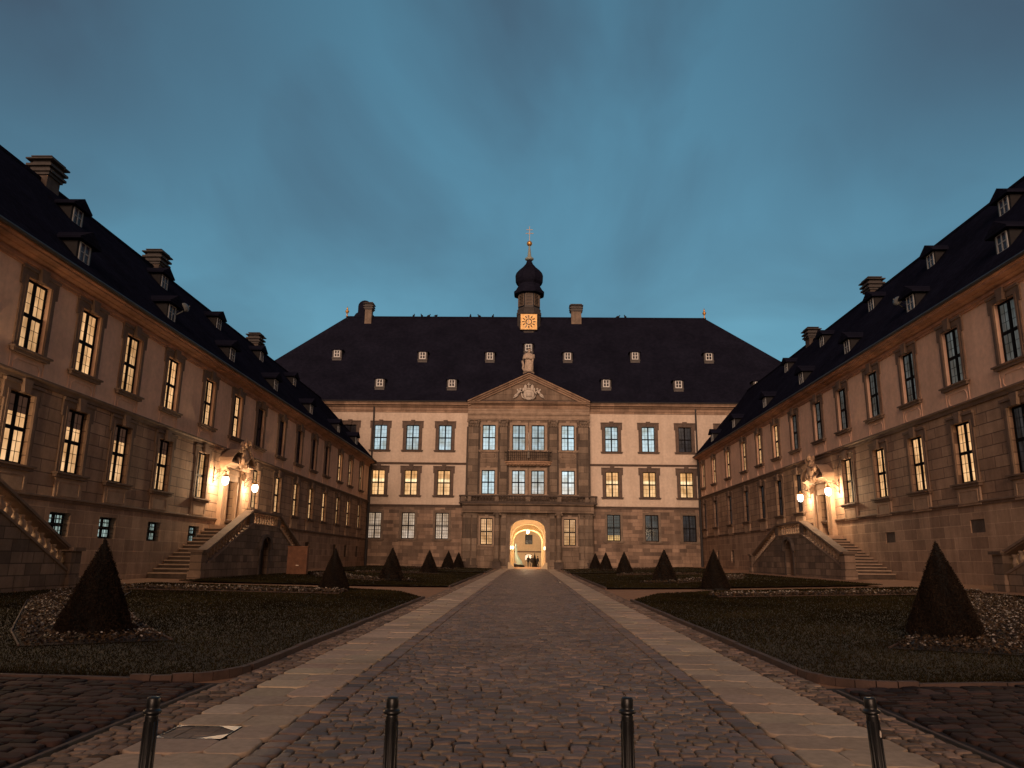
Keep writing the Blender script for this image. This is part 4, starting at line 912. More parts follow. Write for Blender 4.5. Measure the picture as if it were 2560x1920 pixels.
def stones(name, cells, mt, inset=.012, dome=.02, jit=.012, tilt=.010, base=(.20, .15, .12), var=.35):
    """cells: x0,x1,y0,y1 arrays; each stone a low dome of 3 rings"""
    c = np.asarray(cells, float); n = len(c); x0, x1, y0, y1 = c.T
    cor = np.stack([np.stack([x0, y0], 1), np.stack([x1, y0], 1), np.stack([x1, y1], 1), np.stack([x0, y1], 1)], 1)
    cen = cor.mean(1, keepdims=True); cor = cor + rng.normal(0, jit, cor.shape) * 0.6
    w = (x1 - x0)[:, None, None]; h = (y1 - y0)[:, None, None]; size = np.concatenate([w, h], 2)
    zt = rng.normal(0, .004, (n, 1)); tx = rng.normal(0, tilt, (n, 1)); tyy = rng.normal(0, tilt, (n, 1))
    rings = []
    for ins, dz in ((inset, -.05), (inset, -.75 * dome - .004), (inset + .005, -.28 * dome), (inset + .013, -.05 * dome), (inset + .028, 0.0)):
        sgn_ = np.sign(cor - cen); p = cor - sgn_ * np.minimum(ins, size * .36)
        rel = (p - cen) / size
        z = g(p[..., 0], p[..., 1]) + dz + zt + (tx * rel[..., 0] + tyy * rel[..., 1] if dz > -.04 else 0)
        rings.append(np.concatenate([p, z[..., None]], 2))
    # cut corners: use 8 vertices per ring
    R8 = []
    for ri, r in enumerate(rings):
        nxt = np.roll(r, -1, 1); f = .15 if ri < 4 else .2
        a = r + (nxt - r) * f; b_ = r + (nxt - r) * (1 - f); R8.append(np.stack([a, b_], 2).reshape(n, 8, 3))
    topc = R8[-1].mean(1, keepdims=True); topc[..., 2] += dome * .06
    V = np.concatenate(R8 + [topc], 1); nv = V.shape[1]; F = []
    for r in range(4):
        for i in range(8): F.append((r * 8 + i, r * 8 + (i + 1) % 8, (r + 1) * 8 + (i + 1) % 8, (r + 1) * 8 + i))
    for i in range(0, 8, 2): F.append((32 + i, 32 + i + 1, 32 + (i + 2) % 8, 40))
    F = np.asarray(F); FF = (F[None] + (np.arange(n) * nv)[:, None, None]).reshape(-1, 4)
    tone = np.asarray(base)[None] * (1 + rng.normal(0, var, (n, 1)).clip(-.6, .9)) * (1 + rng.normal(0, .018, (n, 3)))
    o = link(name, np_mesh(name, V.reshape(-1, 3), FF, mt, np.repeat(tone, nv, 0).clip(.01, .8), True)); o['kind'] = 'structure'; return o
cells = []; y = 1.6
while y < 98.9:
    h = float(rng.normal(.132, .012)); h = min(max(h, .105), .16); x = -2.02 - float(rng.uniform(0, .0))
    first = float(rng.uniform(.1, .24)); xx = x; w = first
    while xx < 2.02:
        e = min(xx + w, 2.02)
        if 2.02 - e < .08: e = 2.02
        cells.append((xx, e, y + float(rng.normal(0, .006)), y + h)); xx = e; w = float(np.clip(rng.normal(.195, .038), .12, .29))
    y += h
stones('cobble_road', cells, M['cobble'], .0075, .018, .009, .007, (.19, .147, .12), .18)
cells = []
for s in (-1, 1):
    y = 1.6
    while y < 98.9:
        h = float(np.clip(rng.normal(.24, .04), .16, .34)); a, b_ = sorted((s * 2.03, s * 2.27)); cells.append((a, b_, y, y + h)); y += h
stones('road_border', cells, M['cobble'], .008, .02, .006, .006, (.20, .145, .115), .22)
cells = []
for s in (-1, 1):
    y = 1.8; row = 0
    while y < 98.8:
        h = .52 if row % 7 else .6; cut = (2.28 + (.62, .38, .5, .45)[row % 4]); cut = min(cut, 2.95)
        for a, b_ in ((2.285, cut), (cut, 3.33)):
            lo, hi = sorted((s * a, s * b_))
            if s < 0 and 7.12 < y + h / 2 < 7.62 and lo < -2.7: 
                if hi > -2.68: cells.append((-2.66, hi, y, y + h))
                continue
            cells.append((lo, hi, y, y + h))
        y += h; row += 1
stones('pavement', cells, M['slab'], .003, .003, .0006, .0008, (.45, .355, .27), .09)
cells = []
for s in (-1, 1):
    y = 1.6
    while y < 98.8:
        h = float(np.clip(rng.normal(.125, .02), .09, .17)); xx = 3.345
        while xx < 3.83:
            e = min(xx + float(np.clip(rng.normal(.155, .03), .1, .22)), 3.83)
            if 3.83 - e < .06: e = 3.83
            lo, hi = sorted((s * xx, s * e)); cells.append((lo, hi, y, y + h)); xx = e
        y += h
stones('sett_gutter', cells, M['sett'], .008, .016, .010, .007, (.20, .15, .12), .3)
cells = []
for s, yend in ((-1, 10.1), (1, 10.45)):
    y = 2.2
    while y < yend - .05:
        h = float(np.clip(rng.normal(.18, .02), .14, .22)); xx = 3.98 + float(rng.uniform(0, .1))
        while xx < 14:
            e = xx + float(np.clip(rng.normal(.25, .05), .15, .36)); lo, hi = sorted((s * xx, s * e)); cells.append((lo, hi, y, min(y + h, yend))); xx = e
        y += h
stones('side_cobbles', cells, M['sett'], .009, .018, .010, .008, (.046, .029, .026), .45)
strip('drain_rail', -3.935, -3.895, 3, 10.0, M['kerb'], -.004, 12); strip('drain_rail', 3.895, 3.935, 3, 10.3, M['kerb'], -.004, 12)

# lawns, kerbs, grass
def lawn_outline(s, y0, y1a, y1b, xo, r=1.1):
    P = []
    for i in range(7): a = PI * i / 12; P.append((4.0 + r - r * math.cos(a), y0 + r - r * math.sin(a)))
    P = [(4.0 + r * (1 - math.sin(a)), y0 + r * (1 - math.cos(a))) for a in [PI / 2 * (1 - i / 6) for i in range(7)]]
    P += [(xo, y0), (xo, y1b), (8.5, y1b - .3), (5.6, y1b - 1.8), (4.0, y1a)]
    P = [(s * x, y) for x, y in P]; return P if s > 0 else P[::-1]
def clipgrid(poly, step):
    px = np.array(poly); x = np.arange(px[:, 0].min(), px[:, 0].max(), step); y = np.arange(px[:, 1].min(), px[:, 1].max(), step)
    X, Y = np.meshgrid(x, y); return inside(X.ravel(), Y.ravel(), poly, True)
def inside(X, Y, poly, ret=False):
    c = np.zeros(X.shape, bool); n = len(poly)
    for i in range(n):
        (x1, y1), (x2, y2) = poly[i], poly[(i + 1) % n]
        if y1 == y2: continue
        t = ((y1 > Y) != (y2 > Y)) & (X < (x2 - x1) * (Y - y1) / (y2 - y1) + x1); c ^= t
    return (X[c], Y[c]) if ret else c
LAWNS = []
for s in (-1, 1):
    LAWNS.append(lawn_outline(s, 10.2 if s < 0 else 10.55, 29.8, 35.8, 17.3))
    P = [(4.12, 40.6), (5.2, 40.0), (8, 39.2), (17.3, 38.6), (17.3, 64), (8.8, 70.0), (5.2, 70.2), (4.12, 70.0)]; P = [(s * x, y) for x, y in P]; LAWNS.append(P if s > 0 else P[::-1])
    P = [(4.12, 74), (9, 73.5), (17.3, 69), (19.5, 80), (19.5, 96.5), (9, 97.5), (4.3, 97.5)]; P = [(s * x, y) for x, y in P]; LAWNS.append(P if s > 0 else P[::-1])
for P in LAWNS: sheet('lawn', P, M['lawn'], .03)
GA, GC = [], []
for P in LAWNS:
    px = np.array(P); near = px[:, 1].min() < 20
    n = 150000 if near else (42000 if px[:, 1].min() < 60 else 16000)
    X = rng.uniform(px[:, 0].min(), px[:, 0].max(), n); u = rng.uniform(0, 1, n) ** 1.6; Y = px[:, 1].min() + u * (px[:, 1].max() - px[:, 1].min())
    ok = inside(X, Y, P); X, Y = X[ok], Y[ok]; n = len(X)
    sc = np.clip(Y / 14.0, .8, 3.0); h = rng.uniform(.018, .042, n) * sc ** .5; wd = rng.uniform(.006, .012, n) * sc; a = rng.uniform(0, 2 * PI, n); lean = rng.normal(0, .5, (n, 2)) * h[:, None]
    z = g(X, Y) + .028; dx_, dy_ = np.cos(a) * wd, np.sin(a) * wd
    GA.append(np.stack([np.stack([X - dx_, Y - dy_, z], 1), np.stack([X + dx_, Y + dy_, z], 1), np.stack([X + lean[:, 0], Y + lean[:, 1], z + h], 1)], 1))
    pat = .5 + .5 * np.sin(X * .9 + 1.7 * np.sin(Y * .45)) * np.sin(Y * .7 + X * .3)
    t = np.array([[.026, .021, .009]]) * (.55 + .6 * pat[:, None]) * rng.uniform(.6, 1.4, (n, 1)) * (1 + rng.normal(0, .1, (n, 3))); GC.append(np.repeat(t, 3, 0))
Vg = np.concatenate(GA).reshape(-1, 3); o = link('grass', np_mesh('grass', Vg, np.arange(len(Vg)).reshape(-1, 3), M['grass'], np.concatenate(GC).clip(.003, .3)))
tag(o, 'short dark green grass growing on the lawns either side of the road', 'grass', None, 'stuff')
def kerb(pts, name='kerb', hgt=.06, w=.12):
    mb = MB(); n = len(pts)
    for i in range(n - 1):
        (xa, ya), (xb, yb_) = pts[i], pts[i + 1]; L_ = math.hypot(xb - xa, yb_ - ya); m_ = max(1, int(L_ / 1.1))
        for k in range(m_):
            p = (xa + (xb - xa) * k / m_, ya + (yb_ - ya) * k / m_); q = (xa + (xb - xa) * (k + .988) / m_, ya + (yb_ - ya) * (k + .988) / m_)
            nx, ny = -(q[1] - p[1]), q[0] - p[0]; l = math.hypot(nx, ny); nx, ny = nx / l * w / 2, ny / l * w / 2; j = random.uniform(-.008, .008)
            vs = []
            for (x, y), s in ((p, 1), (p, -1), (q, -1), (q, 1)): vs.append((x + nx * s, y + ny * s, float(g(x, y)) - .06))
            for (x, y), s in ((p, .8), (p, -.8), (q, -.8), (q, .8)): vs.append((x + nx * s, y + ny * s, float(g(x, y)) + hgt + j))
            mb.add(vs, [(3, 2, 1, 0), (4, 5, 6, 7), (0, 1, 5, 4), (1, 2, 6, 5), (2, 3, 7, 6), (3, 0, 4, 7)])
    return struct(name, mb, M['kerb'])
for s, y0 in ((-1, 10.2), (1, 10.55)):
    r = 1.1; arc = [(s * (3.92 + r * (1 - math.sin(a))), y0 - .07 + r * (1 - math.cos(a))) for a in [PI / 2 * (1 - i / 7) for i in range(8)]]
    kerb([(s * 3.92, 29.8)] + arc[::1][0:0] + [(s * 3.92, y0 + r)]); kerb([(s * (3.92 + r * (1 - math.cos(q))), y0 - .07 + r * (1 - math.sin(q))) for q in [PI / 2 * i / 7 for i in range(8)]]); kerb([(s * (3.92 + r), y0 - .07), (s * 17.3, y0 - .07)], hgt=.03)
    kerb([(s * 4.03, 40.6), (s * 4.03, 70.0)]); kerb([(s * 4.03, 74), (s * 4.2, 97.5)])

# flower beds
def bed(label, path, w, dens, s):
    t = thing('flower_bed', label, 'flower bed', (0, 0, 0), 0, 'flower beds on the lawns')
    P = [(s * x, y) for x, y in path]; Lf, Rt = [], []
    for i, (x, y) in enumerate(P):
        a = P[max(i - 1, 0)]; c = P[min(i + 1, len(P) - 1)]; nx, ny = -(c[1] - a[1]), c[0] - a[0]; l = math.hypot(nx, ny); Lf.append((x + nx / l * w / 2, y + ny / l * w / 2)); Rt.append((x - nx / l * w / 2, y - ny / l * w / 2))
    mb = MB()
    for i in range(len(P) - 1): mb.quad(*[(x, y, float(g(x, y)) + .045) for x, y in (Rt[i], Rt[i + 1], Lf[i + 1], Lf[i])])
    mb.build('soil', M['soil'], t)
    mb = MB()
    for side in (Lf, Rt):
        for i in range(len(side) - 1):
            (xa, ya), (xb, yb2) = side[i], side[i + 1]; mb.tube([(xa, ya, float(g(xa, ya)) + .06), (xb, yb2, float(g(xb, yb2)) + .06)], .018, 5)
    mb.build('metal_edging', M['kerb'], t)
    LV, LC, FV, FC = [], [], [], []
    for i in range(len(P) - 1):
        L_ = math.hypot(P[i + 1][0] - P[i][0], P[i + 1][1] - P[i][1]); n = int(L_ * w * dens)
        u = rng.uniform(0, 1, n); v = rng.uniform(0.03, .97, n)
        A, B_, C_, D_ = map(np.array, (Rt[i], Rt[i + 1], Lf[i + 1], Lf[i])); q = (A[None] * ((1 - u) * (1 - v))[:, None] + B_[None] * (u * (1 - v))[:, None] + C_[None] * (u * v)[:, None] + D_[None] * ((1 - u) * v)[:, None])
        z = g(q[:, 0], q[:, 1]) + .05 + rng.uniform(0, .11, n); r = rng.uniform(.016, .042, n) * (1.0 if P[0][1] < 30 else 1.5)
        d1 = rng.normal(0, 1, (n, 3)); d1[:, 2] *= .5; d1 /= np.linalg.norm(d1, axis=1, keepdims=True); d2 = np.cross(d1, rng.normal(0, 1, (n, 3)) + [0, 0, 1.5]); d2 /= np.linalg.norm(d2, axis=1, keepdims=True)
        c = np.stack([q[:, 0], q[:, 1], z], 1); LV.append(np.stack([c - d1 * r[:, None], c - d2 * r[:, None] * .6, c + d1 * r[:, None], c + d2 * r[:, None] * .6], 1)); 
        tone = np.array([[.055, .034, .018]]) * rng.uniform(.25, 1.9, (n, 1)); LC.append(np.repeat(tone, 4, 0))
        m_ = n // 22; idx = rng.choice(n, m_, False); fc = c[idx] + np.array([0, 0, .05]); fr = rng.uniform(.014, .03, m_) * (1.0 if P[0][1] < 30 else 1.5)
        for tiltv in (0, 1):
            e1 = rng.normal(0, 1, (m_, 3)); e1[:, 2] = 0; e1 /= np.linalg.norm(e1, axis=1, keepdims=True); e2 = np.cross(e1, [0, 0, 1.0]) * .8 + np.array([0, 0, .6])
            FV.append(np.stack([fc - e1 * fr[:, None], fc - e2 * fr[:, None], fc + e1 * fr[:, None], fc + e2 * fr[:, None]], 1)); FC.append(np.repeat(np.array([[.42, .38, .34]]) * rng.uniform(.5, 1.2, (m_, 1)), 4, 0))
    V = np.concatenate(LV).reshape(-1, 3); o = link('leaves', np_mesh('bed_leaves', V, np.arange(len(V)).reshape(-1, 4), M['leaf'], np.concatenate(LC)), t); o['kind'] = 'stuff'
    V = np.concatenate(FV).reshape(-1, 3); o = link('flowers', np_mesh('bed_flowers', V, np.arange(len(V)).reshape(-1, 4), M['leaf'], np.concatenate(FC).clip(0, .85)), t); o['kind'] = 'stuff'
    return t
SIDE = {-1: 'left', 1: 'right'}
for s in (-1, 1):
    sd = SIDE[s]
    bed('nearest flower bed round the big dark cone on the %s lawn, edged with thin rails' % sd, [(7.2, 13.3), (8.6, 15.2), (13.4, 23.0), (15.4, 27.8)], 2.3, 520, s)
    bed('long strip of pale flowers across the %s lawn behind the biggest cone' % sd, [(7.3, 31.2), (11, 31.0), (17.0, 30.4)], 2.0, 420, s)
    bed('middle flower bed on the %s lawn running back from the third cone' % sd, [(7.6, 45.8), (12.5, 51.0), (14.6, 57)], 2.6, 130, s)
    bed('flower bed on the %s lawn between the third and fourth cones' % sd, [(7.6, 65.5), (14.0, 63.5)], 2.2, 110, s)
    bed('flower bed on the far %s lawn running back from the fifth cone' % sd, [(8.2, 82.5), (12.8, 87.5), (14.5, 92)], 2.4, 90, s)

# ------------------------------------------------------------------ clipped yew cones
def yew_mesh(n, leaf, H=1.86, R=.76, seed=1):
    r = np.random.default_rng(seed); t = 1 - np.sqrt(r.uniform(0, 1, n)); t = np.clip(t, 0, .995); a = r.uniform(0, 2 * PI, n)
    bulge = R * (1 - t) + .02 * np.sin(t * PI); lump = 1 + .03 * np.sin(a * 3 + t * 5) + .022 * np.sin(a * 7 - t * 11) + .02 * np.sin(a * 13 + t * 17)
    base = np.where(t < .06, .86 + t / .06 * .14, 1.0); rad = bulge * lump * base + r.normal(0, .012, n) - r.exponential(.02, n)
    c = np.stack([rad * np.cos(a), rad * np.sin(a), .04 + t * H + r.normal(0, .012, n)], 1)
    d1 = r.normal(0, 1, (n, 3)) + np.stack([np.cos(a), np.sin(a), np.full(n, .8)], 1) * .7; d1 /= np.linalg.norm(d1, axis=1, keepdims=True); d2 = np.cross(d1, r.normal(0, 1, (n, 3))); d2 /= np.linalg.norm(d2, axis=1, keepdims=True)
    sz = r.uniform(.6, 1.4, n)[:, None] * leaf
    V = np.stack([c - d1 * sz, c - d2 * sz * .35, c + d1 * sz, c + d2 * sz * .35], 1).reshape(-1, 3)
    tone = np.repeat(np.array([[.020, .0125, .008]]) * r.uniform(.45, 1.7, (n, 1)) * (1 + .25 * np.sin(a * 5 + t * 9))[:, None], 4, 0)
    # solid dark heart so that no light passes through
    m = 28; hv = [(R * .93 * (1 - q) * math.cos(2 * PI * k / m), R * .93 * (1 - q) * math.sin(2 * PI * k / m), .04 + q * H) for q in np.linspace(0, .97, 10) for k in range(m)]
    hf = [(i * m + k, i * m + (k + 1) % m, (i + 1) * m + (k + 1) % m, (i + 1) * m + k) for i in range(9) for k in range(m)]
    F = np.concatenate([np.arange(4 * n).reshape(-1, 4), np.asarray(hf) + 4 * n]); return np_mesh('yew_foliage', np.concatenate([V, hv]), F, M['yew'], np.concatenate([tone, np.full((len(hv), 3), .012)]).clip(.004, .2))
yn, yf = yew_mesh(42000, .017, 1.72, .665, seed=3), yew_mesh(7000, .045, seed=4)
b = MB(); b.lathe([(.07, -.1), (.06, .1)], (0, 0, 0), 8); stem = b.mesh('stem', M['soil'])
CONES = [(-1, 7.95, 14.45, 1.0, 'biggest and nearest dark clipped cone on the left lawn, in front of the staircase'), (-1, 8.15, 32.9, 1.0, 'second clipped cone on the left lawn, beside the rusty brown box'), (-1, 8.05, 46.3, 1.02, 'third clipped cone on the left lawn, counting from the camera'), (-1, 8.2, 65.0, 1.02, 'fourth clipped cone on the left lawn, counting from the camera'), (-1, 8.6, 84.5, 1.05, 'fifth clipped cone on the left lawn, second from the palace wall'), (-1, 8.6, 97.0, 1.0, 'last clipped cone on the left lawn, against the palace wall'),
         (1, 7.95, 15.3, 1.04, 'biggest and nearest dark clipped cone on the right lawn'), (1, 8.55, 36.0, 1.05, 'second clipped cone on the right lawn, with white flowers at its foot'), (1, 8.3, 47.6, 1.03, 'third clipped cone on the right lawn, counting from the camera'), (1, 8.45, 68.4, 1.02, 'fourth clipped cone on the right lawn, counting from the camera'), (1, 8.4, 84.0, 1.03, 'fifth clipped cone on the right lawn, second from the palace wall'), (1, 8.4, 97.0, 1.0, 'last clipped cone on the right lawn, against the palace wall')]
for s, x, y, sc, lb in CONES:
    t = thing('clipped_yew', lb, 'topiary cone', (s * x, y, float(g(s * x, y)) + .03), random.uniform(0, 6), 'clipped yew cones along the road'); t.scale = (sc, sc, sc)
    link('foliage', yn if y < 40 else yf, t); link('trunk', stem, t)

# ------------------------------------------------------------------ bollards
def bollard_mesh():
    b = MB(); b.lathe([(.055, -.1), (.055, .05), (.042, .08), (.036, .12), (.0335, .5), (.030, .79), (.032, .80)], (0, 0, 0), 20)
    for k in range(10):
        a = k * PI / 5; b.tube([(.0335 * math.cos(a), .0335 * math.sin(a), .14), (.0298 * math.cos(a), .0298 * math.sin(a), .77)], .0045, 5)
    return b.mesh('post', M['bpaint'], True)
m, N, L, B = mat('dark_bollard_paint'); v = objcoord(N); n = noise(N, L, v, 9, 5, .7)
B.inputs['Base Color'].default_value = (.006, .007, .008, 1); L.new(ramp(N, L, n, [(.3, (.28,) * 3), (.7, (.5,) * 3)]), B.inputs['Roughness']); B.inputs['Specular IOR Level'].default_value = .6; bump(N, L, B, n, .15, .005); M['bpaint'] = m
pm = bollard_mesh()
b = MB(); b.lathe([(.032, .802), (.044, .806), (.045, .815), (.036, .823), (.031, .826), (.030, .832), (.031, .838), (.031, .872), (.027, .879), (.008, .881)], (0, 0, 0), 20); pc = b.mesh('cap', M['bpaint'], True)
for i, (x, y, lb, ln) in enumerate(((-1.855, 3.98, 'dark metal bollard beside the pavement cover, leftmost of the four', (.012, 0)), (-.675, 4.08, 'dark fluted bollard on the cobbles, second from the left', (0, 0)), (.515, 4.18, 'dark bollard on the cobbles, third from the left', (0, 0)), (1.855, 4.3, 'dark bollard with a pale chipped spot, rightmost of the four', (-.06, 0)))):
    t = thing('bollard', lb, 'bollard', (x, y, float(g(x, y))), i * .7, 'dark bollards across the road'); t.scale = (1, 1, 1.02); t.rotation_euler = (ln[1], ln[0] * 1.0, 0)
    link('post', pm, t); link('cap', pc, t)
    if i == 3:
        b = MB(); rr = random.Random(3)
        ang = -PI / 2 + .45
        pts = [(math.cos(q) * rr.uniform(.6, 1), math.sin(q) * rr.uniform(.6, 1)) for q in [2 * PI * k / 9 for k in range(9)]]
        b.add([(.0385 * math.cos(ang + px * .2), .0385 * math.sin(ang + px * .2), .71 + pz * .024) for px, pz in pts], [tuple(range(9))]); b.build('paint_chip', M['pale'], t)
# inspection cover set in the left pavement
t = thing('pavement_cover', 'rectangular paved inspection cover with bright metal corners in the left pavement', 'inspection cover', (-2.97, 7.38, float(g(-2.97, 7.38))))
b = MB()
for x0, x1, y0, y1 in ((-.3, .3, -.26, -.235), (-.3, .3, .235, .26), (-.3, -.275, -.235, .235), (.275, .3, -.235, .235)): b.box(x0, x1, y0, y1, -.05, .004)
b.build('metal_rim', M['iron'], t); b = MB()
m, N, L, B = mat('worn_bright_steel'); B.inputs['Base Color'].default_value = (.75, .62, .5, 1); B.inputs['Metallic'].default_value = .9; B.inputs['Roughness'].default_value = .38; M['steel'] = m
for sx, sy in ((1, 1), (1, -1), (-1, 1), (-1, -1)):
    b = MB(); tx, ty_ = (.22, .20) if sx > 0 else (.10, .09); p = [(sx * .298, sy * .258, .006), (sx * (.298 - tx), sy * .258, .006), (sx * .298, sy * (.258 - ty_), .006)]
    b.add(p if sx * sy > 0 else p[::-1], [(0, 1, 2)]); b.build('metal_corner', M['steel'], t)
b = MB(); 
for i in range(4):
    for j in range(4): b.box(-.27 + .136 * i, -.27 + .136 * i + .128, -.23 + .116 * j, -.23 + .116 * j + .108, -.04, .0 + random.uniform(-.003, .003))
b.build('inset_paving', M['bay_trim'], t)

# rusty box by the left staircase
t = thing('rusty_box', 'plain rusty brown box standing on the lawn at the end of the left staircase', 'box', (-15.75, 53.2, float(g(-15.75, 53.2))), .1)
m = plain('rusty_steel', (.17, .075, .04), .35, 3, .8, .3); M['rust'] = m
b = MB(); b.box(-.66, .66, -.3, .3, .06, 1.86); o = b.build('body', M['rust'], t)
b = MB(); b.box(-.7, .7, -.34, .34, 1.862, 1.92); b.build('lid', M['rust'], t)
b = MB(); b.box(-.6, .6, -.26, .26, -.1, .058); b.build('plinth', M['dark_stone'], t)
b = MB(); b.box(-.06, .12, -.33, -.3, .62, .66); b.build('handle', M['steel'], o)

# satellite dishes on the roofs
def dish(label, loc, rz):
    t = thing('satellite_dish', label, 'satellite dish', loc, rz); t.scale = (.72, .72, .72)
    b = MB(); b.tube([(0, 1.5, -.55), (0, .55, -.35), (0, .3, .0)], .05, 6); b.tube([(.12, 1.4, -.1), (0, .3, .0)], .03, 5); b.build('arm', M['dish'], t)
    b = MB(); b.lathe([(.02, .06), (.25, .02), (.42, -.05), (.43, -.03), (.25, .05), (.02, .09)], (0, 0, 0), 18); vs = [(x, y * .2 - z * 1.0 + .22, z * .2 + y * .97) for x, y, z in b.v]; b.v = vs; b.build('reflector', M['dish'], t, True)
    b = MB(); b.tube([(0, .2, -.35), (0, -.3, -.05)], .015, 5); b.ball((0, -.32, 0), .06, 6); b.build('feed_horn', M['dish'], t)
dish('grey satellite dish on the slate roof of the left wing', (-21.6, 45.2, 16.9), PI / 2 - .5)
dish('grey satellite dish on the slate roof of the right wing', (22.6, 45.0, 17.5), -PI / 2 + .6)

# pigeons on the ridge
b = MB(); b.ball((0, 0, .14), .12, 8, 1.0, 1.6, .95); b.ball((0, -.17, .27), .07, 6); b.tube([(0, .12, .12), (0, .36, .03)], [.07, .02], 5); b.tube([(0, -.23, .27), (0, -.29, .25)], [.02, .006], 4); bm = b.mesh('bird', M['iron'], True)
for i, x in enumerate((-17.6, -16.35, -15.3, -14.2, -8.95, -7.6, -5.55, 13.4, 14.5)):
    nm = ('among the four perched close together' if i < 4 else 'among the three left of the turret' if i < 7 else 'on the ridge right of the turret')
    o = link('bird', bm, None, (x, 110, 37.42)); o.rotation_euler = (0, 0, (.6, -.4, 1.2, 2.4, .2, -1, .5, 1.5, -.7)[i]); o.scale = (1.3, 1.3, 1.3)
    tag(o, ('small dark bird perched on the palace ridge, %s' % nm), 'bird', 'dark birds on the palace ridge')

# ------------------------------------------------------------------ statue on the pediment
def figure(name, joints, edges, radii, m, parent, sub=1):
    me = bpy.data.meshes.new(name); me.from_pydata(joints, edges, []); me.materials.append(m); o = link(name, me, parent)
    sk = o.modifiers.new('skin', 'SKIN'); sk.use_smooth_shade = True
    for v, r in zip(me.skin_vertices[0].data, radii): v.radius = (r, r) if not isinstance(r, tuple) else r
    me.skin_vertices[0].data[0].use_root = True
    s = o.modifiers.new('sub', 'SUBSURF'); s.levels = s.render_levels = sub; return o
t = thing('statue', 'weathered stone statue of a bearded robed figure on top of the pediment', 'statue', (-.05, 99.35, 25.85))
b = MB(); b.box(-.75, .75, -.45, .45, -.1, .3); b.box(-.6, .6, -.38, .38, .302, .42); M['statue'] = plain('statue_stone', (0.46, 0.38, 0.31), 0.35, 4, 0.85, 0.4)
b.build('plinth', M['bay_trim'], t)
b = MB(); n = 36; prof = [(.62, .42), (.60, .6), (.56, 1.1), (.52, 1.6), (.50, 1.9), (.56, 2.2), (.66, 2.5), (.62, 2.75), (.42, 2.95), (.2, 3.05), (.15, 3.12)]
vs = []
for r, z in prof:
    for k in range(n):
        a = 2 * PI * k / n; fold = 1 + (.09 if z < 2 else .035) * math.sin(a * 6 + z * 1.4) + (.05 if z < 2 else .02) * math.sin(a * 11 - z * 2)
        vs.append((r * fold * math.cos(a) + .06 * math.sin(z * 1.3), r * .62 * fold * math.sin(a), z))
fs = [(i * n + k, i * n + (k + 1) % n, (i + 1) * n + (k + 1) % n, (i + 1) * n + k) for i in range(len(prof) - 1) for k in range(n)]
b.add(vs, fs + [tuple(range(n - 1, -1, -1)), tuple((len(prof) - 1) * n + k for k in range(n))])
b.ball((.06, -.05, 3.38), .235, 12, .92, 1, 1.25); b.ball((.06, -.2, 3.2), .16, 8, .9, .8, 1.2); b.ball((.06, -.27, 3.38), .04, 5, 1, 1, 1.6)
b.tube([(-.55, -.05, 2.75), (-.66, -.2, 2.3), (-.15, -.48, 2.25), (.2, -.5, 2.35)], [.2, .19, .14, .09], 10); b.tube([(.62, -.05, 2.75), (.72, -.2, 2.3), (.25, -.46, 2.18), (-.1, -.52, 2.3)], [.2, .19, .14, .09], 10)
b.tube([(-.62, -.1, 2.3), (-.86, -.1, 1.9), (-.72, -.12, 1.3), (-.8, -.1, .9), (-.5, -.2, .5)], [.16, .17, .14, .13, .2], 9); b.tube([(.55, -.25, 2.2), (.42, -.4, 1.2), (.5, -.3, .5)], [.15, .12, .16], 8)
b.ball((-.3, -.3, .5), .16, 6, 1, 1.4, .6); b.ball((.3, -.3, .5), .16, 6, 1, 1.4, .6)
body = b.build('figure', M['statue'], t, True)
b = MB(); b.ball((.06, .02, 3.52), .25, 10, 1, 1, .9); b.build('hair', M['dark_stone'], body, True)

# ------------------------------------------------------------------ inner court seen through the gateway
t = thing('rear_building', 'pale yellow building seen through the gateway, with one shuttered window above a small arch', 'building', (0, 142, .4))
b = MB(); b.wall(-14, 14, -.5, 13, [(-.47, .87, 4.0, 5.7), (-.45, .85, 0, 2.2)], 0, .5); b.build('wall', M['rear'], t)
b = MB(); b.poly_y([(.2 - .65 * math.cos(PI * i / 10), 1.85 + .35 * math.sin(PI * i / 10) * 1.0) for i in range(11)] + [(.86, 2.2), (-.46, 2.2)], -.03, .1); b.build('arch_head', M['wing_trim'], t)
b = MB(); b.box(-14, 14, .6, 6, -.5, 12.9); b.build('body', M['rear'], t)
b = MB(); b.box(-.5, .9, .505, .55, 1.2, 2.3); b.build('lit_doorway', M['dimlit'], t)
b = MB(); b.box(-14, 14, -.12, .02, 2.55, 2.8); b.build('belt_course', M['wing_trim'], t)
window(t, .2, 4.0, 5.7, 1.34, 'dim', 0, .2, 'flat', 'rear', None, True, pw=.3)
b = MB(); [b.box(s * 1.9 + .1 - .3, s * 1.9 + .1 + .3, -.06, .02, 2.8, 12) for s in (-1, 1)]; b.build('pilaster_strip', M['rear'], t)
b = MB(); b.poly_x([(-.6, 13), (3, 16), (6.6, 13)], -14.5, 14.5); b.build('roof', M['slate'], t)
PD = {}
def skinmat(coat, legs, skin=(.35, .2, .14)):
    m, N, L, B = mat('walker_cloth'); s = N.new('ShaderNodeSeparateXYZ'); L.new(objcoord(N), s.inputs[0])
    r = N.new('ShaderNodeValToRGB'); r.color_ramp.interpolation = 'CONSTANT'; e = r.color_ramp.elements; e[0].position = 0; e[0].color = (*legs, 1); e[1].position = .47; e[1].color = (*coat, 1); k = e.new(.84); k.color = (*skin, 1)
    d = N.new('ShaderNodeMath'); d.operation = 'DIVIDE'; d.inputs[1].default_value = 1.78; L.new(s.outputs[2], d.inputs[0]); L.new(d.outputs[0], r.inputs[0]); L.new(r.outputs[0], B.inputs['Base Color']); B.inputs['Roughness'].default_value = .85; return m
